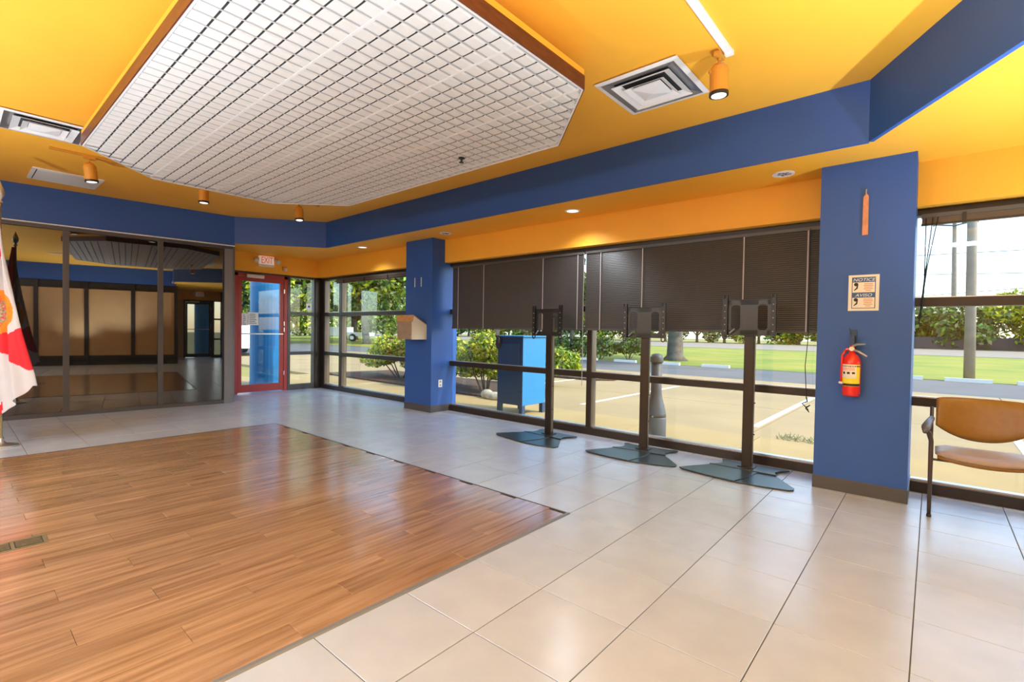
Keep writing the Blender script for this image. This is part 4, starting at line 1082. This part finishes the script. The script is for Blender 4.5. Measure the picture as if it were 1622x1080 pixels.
# poles and wires
up = empty('utility_pole', (2.77,18.5,ZG), 'tall weathered concrete utility pole rising from the lawn edge', 'pole')
b = MB(); b.tube([(2.77,18.5,ZG-.1),(2.74,18.5,3),(2.66,18.5,9.5)], [.145,.13,.11], 14); b.build('shaft', M['conpole'], up, smooth=True)
wp = empty('utility_pole', (3.7,77,ZG), 'distant dark wooden utility pole with a crossarm', 'pole')
b = MB(); b.tube([(3.75,76.5,ZG),(3.48,76.5,15.6)], [.30,.20], 10); b.build('shaft', M['conpole'], wp)
b = MB(); b.tube([(1.55,76.4,15.1),(3.5,76.3,14.75),(5.6,76.4,15.2)], .09, 6); b.build('crossarm', M['wire'], wp)
for xx in (1.6,3.5,5.5):
    b = MB(); b.tube([(xx,76.4,14.9),(xx,76.4,15.5)], .10, 6); b.build('insulator', M['wire'], wp)
for k, (z0, z1) in enumerate(((11.95,11.75),(9.45,9.05),(6.6,7.3))):
    b = MB(); pts = [(-60+i*12, 80, z0+(z1-z0)*(i*12-60)/10+ -0*i) for i in range(13)]
    pts = [(-60+i*12, 80, (z0 + (z1-z0)*((-60+i*12))/10) if abs(z1-z0) < .01 else z0+(z1-z0)*max(-1,min(2,(-60+i*12)/10.))) for i in range(13)]
    b.tube([(-60,80,z0-(z1-z0)*2),(0,80,z0),(10,80,z1),(60,80,z1+(z1-z0)*1.5)], .045, 5)
    tag(b.build('power_line', M['wire']), ['topmost overhead wire crossing the sky in the right window','middle overhead wire crossing the sky in the right window','lowest overhead wire just above the treeline'][k], 'wire', 'overhead wires')

# blue mailbox-like cabinet outside
mbx = empty('collection_box', (-3.29,3.45,ZG), 'blue metal collection box on short legs outside the window', 'mailbox')
b = MB(); b.box(-3.57,-3.03,3.16,3.76,.06,1.15,0); 
b.m = [0]*6; b.m[3] = 1; b.m[2] = 0  # sun-facing side given the brighter blue, the others the shaded one
b.build('body', [M['mail_d'], M['mail_b']], mbx, bevel=.006)
b = MB(); b.box(-3.60,-3.0,3.13,3.79,1.15,1.175); b.build('top', M['mail_b'], mbx, bevel=.01)  # top painted in the sunlit blue too
for xx in (-3.57,-3.10):
    for yy in (3.16,3.69):
        b = MB(); b.box(xx,xx+.07,yy,yy+.07,ZG,.06); b.build('leg', M['mail_d'], mbx)
b = MB(); b.box(-3.50,-3.10,3.145,3.16,.62,1.05); b.build('hatch', M['mail_d'], mbx, bevel=.004)
b = MB(); b.ball((-3.53,3.12,1.05),(.05,.03,.10),10,6); b.tube([(-3.53,3.11,1.10),(-3.56,3.10,1.17),(-3.48,3.10,1.16)], .015, 6); b.build('hanging_handle', M['ink'], mbx)
# smokers post
sp = empty('cigarette_receptacle', (-.79,3.14,ZG), 'grey bottle-shaped cigarette receptacle outside behind the middle stand', 'ashtray')
SPX = -.80
b = MB(); b.lathe([(.128,0),(.132,.015),(.132,.27),(.127,.285)], (SPX,3.14,ZG), 24); b.build('base', M['smoker'], sp, smooth=True)
b = MB(); b.lathe([(.13,.288),(.128,.33),(.105,.43),(.078,.53),(.068,.60),(.068,.98)], (SPX,3.14,ZG), 24); b.build('neck', M['smoker'], sp, smooth=True)
b = MB(); b.lathe([(.078,.975),(.082,.99),(.080,1.04),(.062,1.075),(.03,1.09)], (SPX,3.14,ZG), 24); b.build('cap', M['smoker'], sp, smooth=True)
b = MB(); b.tube([(SPX+.02,3.01,ZG+.30),(SPX+.02,3.0,ZG+.30)], .012, 8); b.build('lock', M['silver'], sp)
# blue column outside the doors
def outcol(x, y, label):
    r = empty('blue_column', (x,y,ZG), label, 'column')
    b = MB(); b.lathe([(.33,0),(.33,3.4)], (x,y,ZG), 28); b.build('shaft', M['bluecol'], r, smooth=False)
    b = MB(); b.lathe([(.34,0.0),(.34,.12)], (x,y,ZG), 28); b.build('base_band', M['mail_b'], r)
outcol(-9.75, 2.02, 'round bright blue column standing outside the red door')
outcol(8.6, 1.5, 'round bright blue column outside the far door behind the photographer')
outcol(8.6, 2.5, 'round bright blue column outside the far narrow window')
# trailer
tr = empty('boat_trailer', (-45,25,ZG), 'low white twin axle trailer parked beyond the left window', 'trailer')
def T_(p): 
    a = Vector((.80,.60,0)); c = Vector((-.60,.80,0)); o = Vector((-46.0,25.6,ZG)); q = o+a*p[0]+c*p[1]+Vector((0,0,p[2])); return tuple(q)
def tb(name, x0, x1, y0, y1, z0, z1, m):
    b = MB(); b.box(x0,x1,y0,y1,z0,z1); b.v = [T_(v) for v in b.v]; b.build(name, m, tr)
tb('deck', -2.6,2.6,-1.0,1.0,.55,.95,M['hullwhite']); tb('box_body', -2.6,.2,-1.0,1.0,.95,1.5,M['hullwhite']); tb('tongue', 2.6,4.2,-.1,.1,.45,.6,M['hullwhite'])
for xx in (-2.0,-.1,.9):
    b = MB(); b.tube([T_((xx,-1.12,.38)),T_((xx,-.9,.38))], .42, 16); wh = b.build('wheel', M['tyre'], tr); b = MB(); b.tube([T_((xx,-1.14,.38)),T_((xx,-1.12,.38))], .2, 12); b.build('hub', M['silver'], wh)
# parked van glimpsed through the door
vn = empty('parked_van', (-24.4,6.7,ZG), 'white van parked beyond the red door glass', 'van')
def V_(p): return (-24.4+p[0], 6.7+p[1], ZG+p[2])
def vb(name, poly, y0, y1, m):
    b = MB(); b.extr([(p[0],p[1]) for p in poly], 'y', y0, y1); b.v = [V_(v) for v in b.v]; b.build(name, m, vn, bevel=.03)
vb('body', [(-2.4,.35),(2.4,.35),(2.45,1.0),(1.7,1.25),(1.2,2.0),(-2.3,2.05),(-2.45,1.2)], -.95, .95, M['hullwhite'])
vb('window', [(-2.0,1.25),(1.25,1.25),(.95,1.8),(-2.0,1.8)], -.97, .97, M['tint'])
for xx in (-1.5,1.5):
    for yy in (-.98,.78):
        b = MB(); b.tube([V_((xx,yy,.36)),V_((xx,yy+.2,.36))], .36, 16); b.build('wheel', M['tyre'], vn)

# lettering becomes real mesh
bpy.context.view_layer.update()
dg = bpy.context.evaluated_depsgraph_get()
for o in [o for o in SC.objects if o.type == 'FONT']:
    me = bpy.data.meshes.new_from_object(o.evaluated_get(dg))
    n = bpy.data.objects.new(o.name, me); COL.objects.link(n); n.parent = o.parent
    n.location, n.rotation_euler, n.scale = o.location, o.rotation_euler, o.scale
    nm = o.name; bpy.data.objects.remove(o); n.name = nm
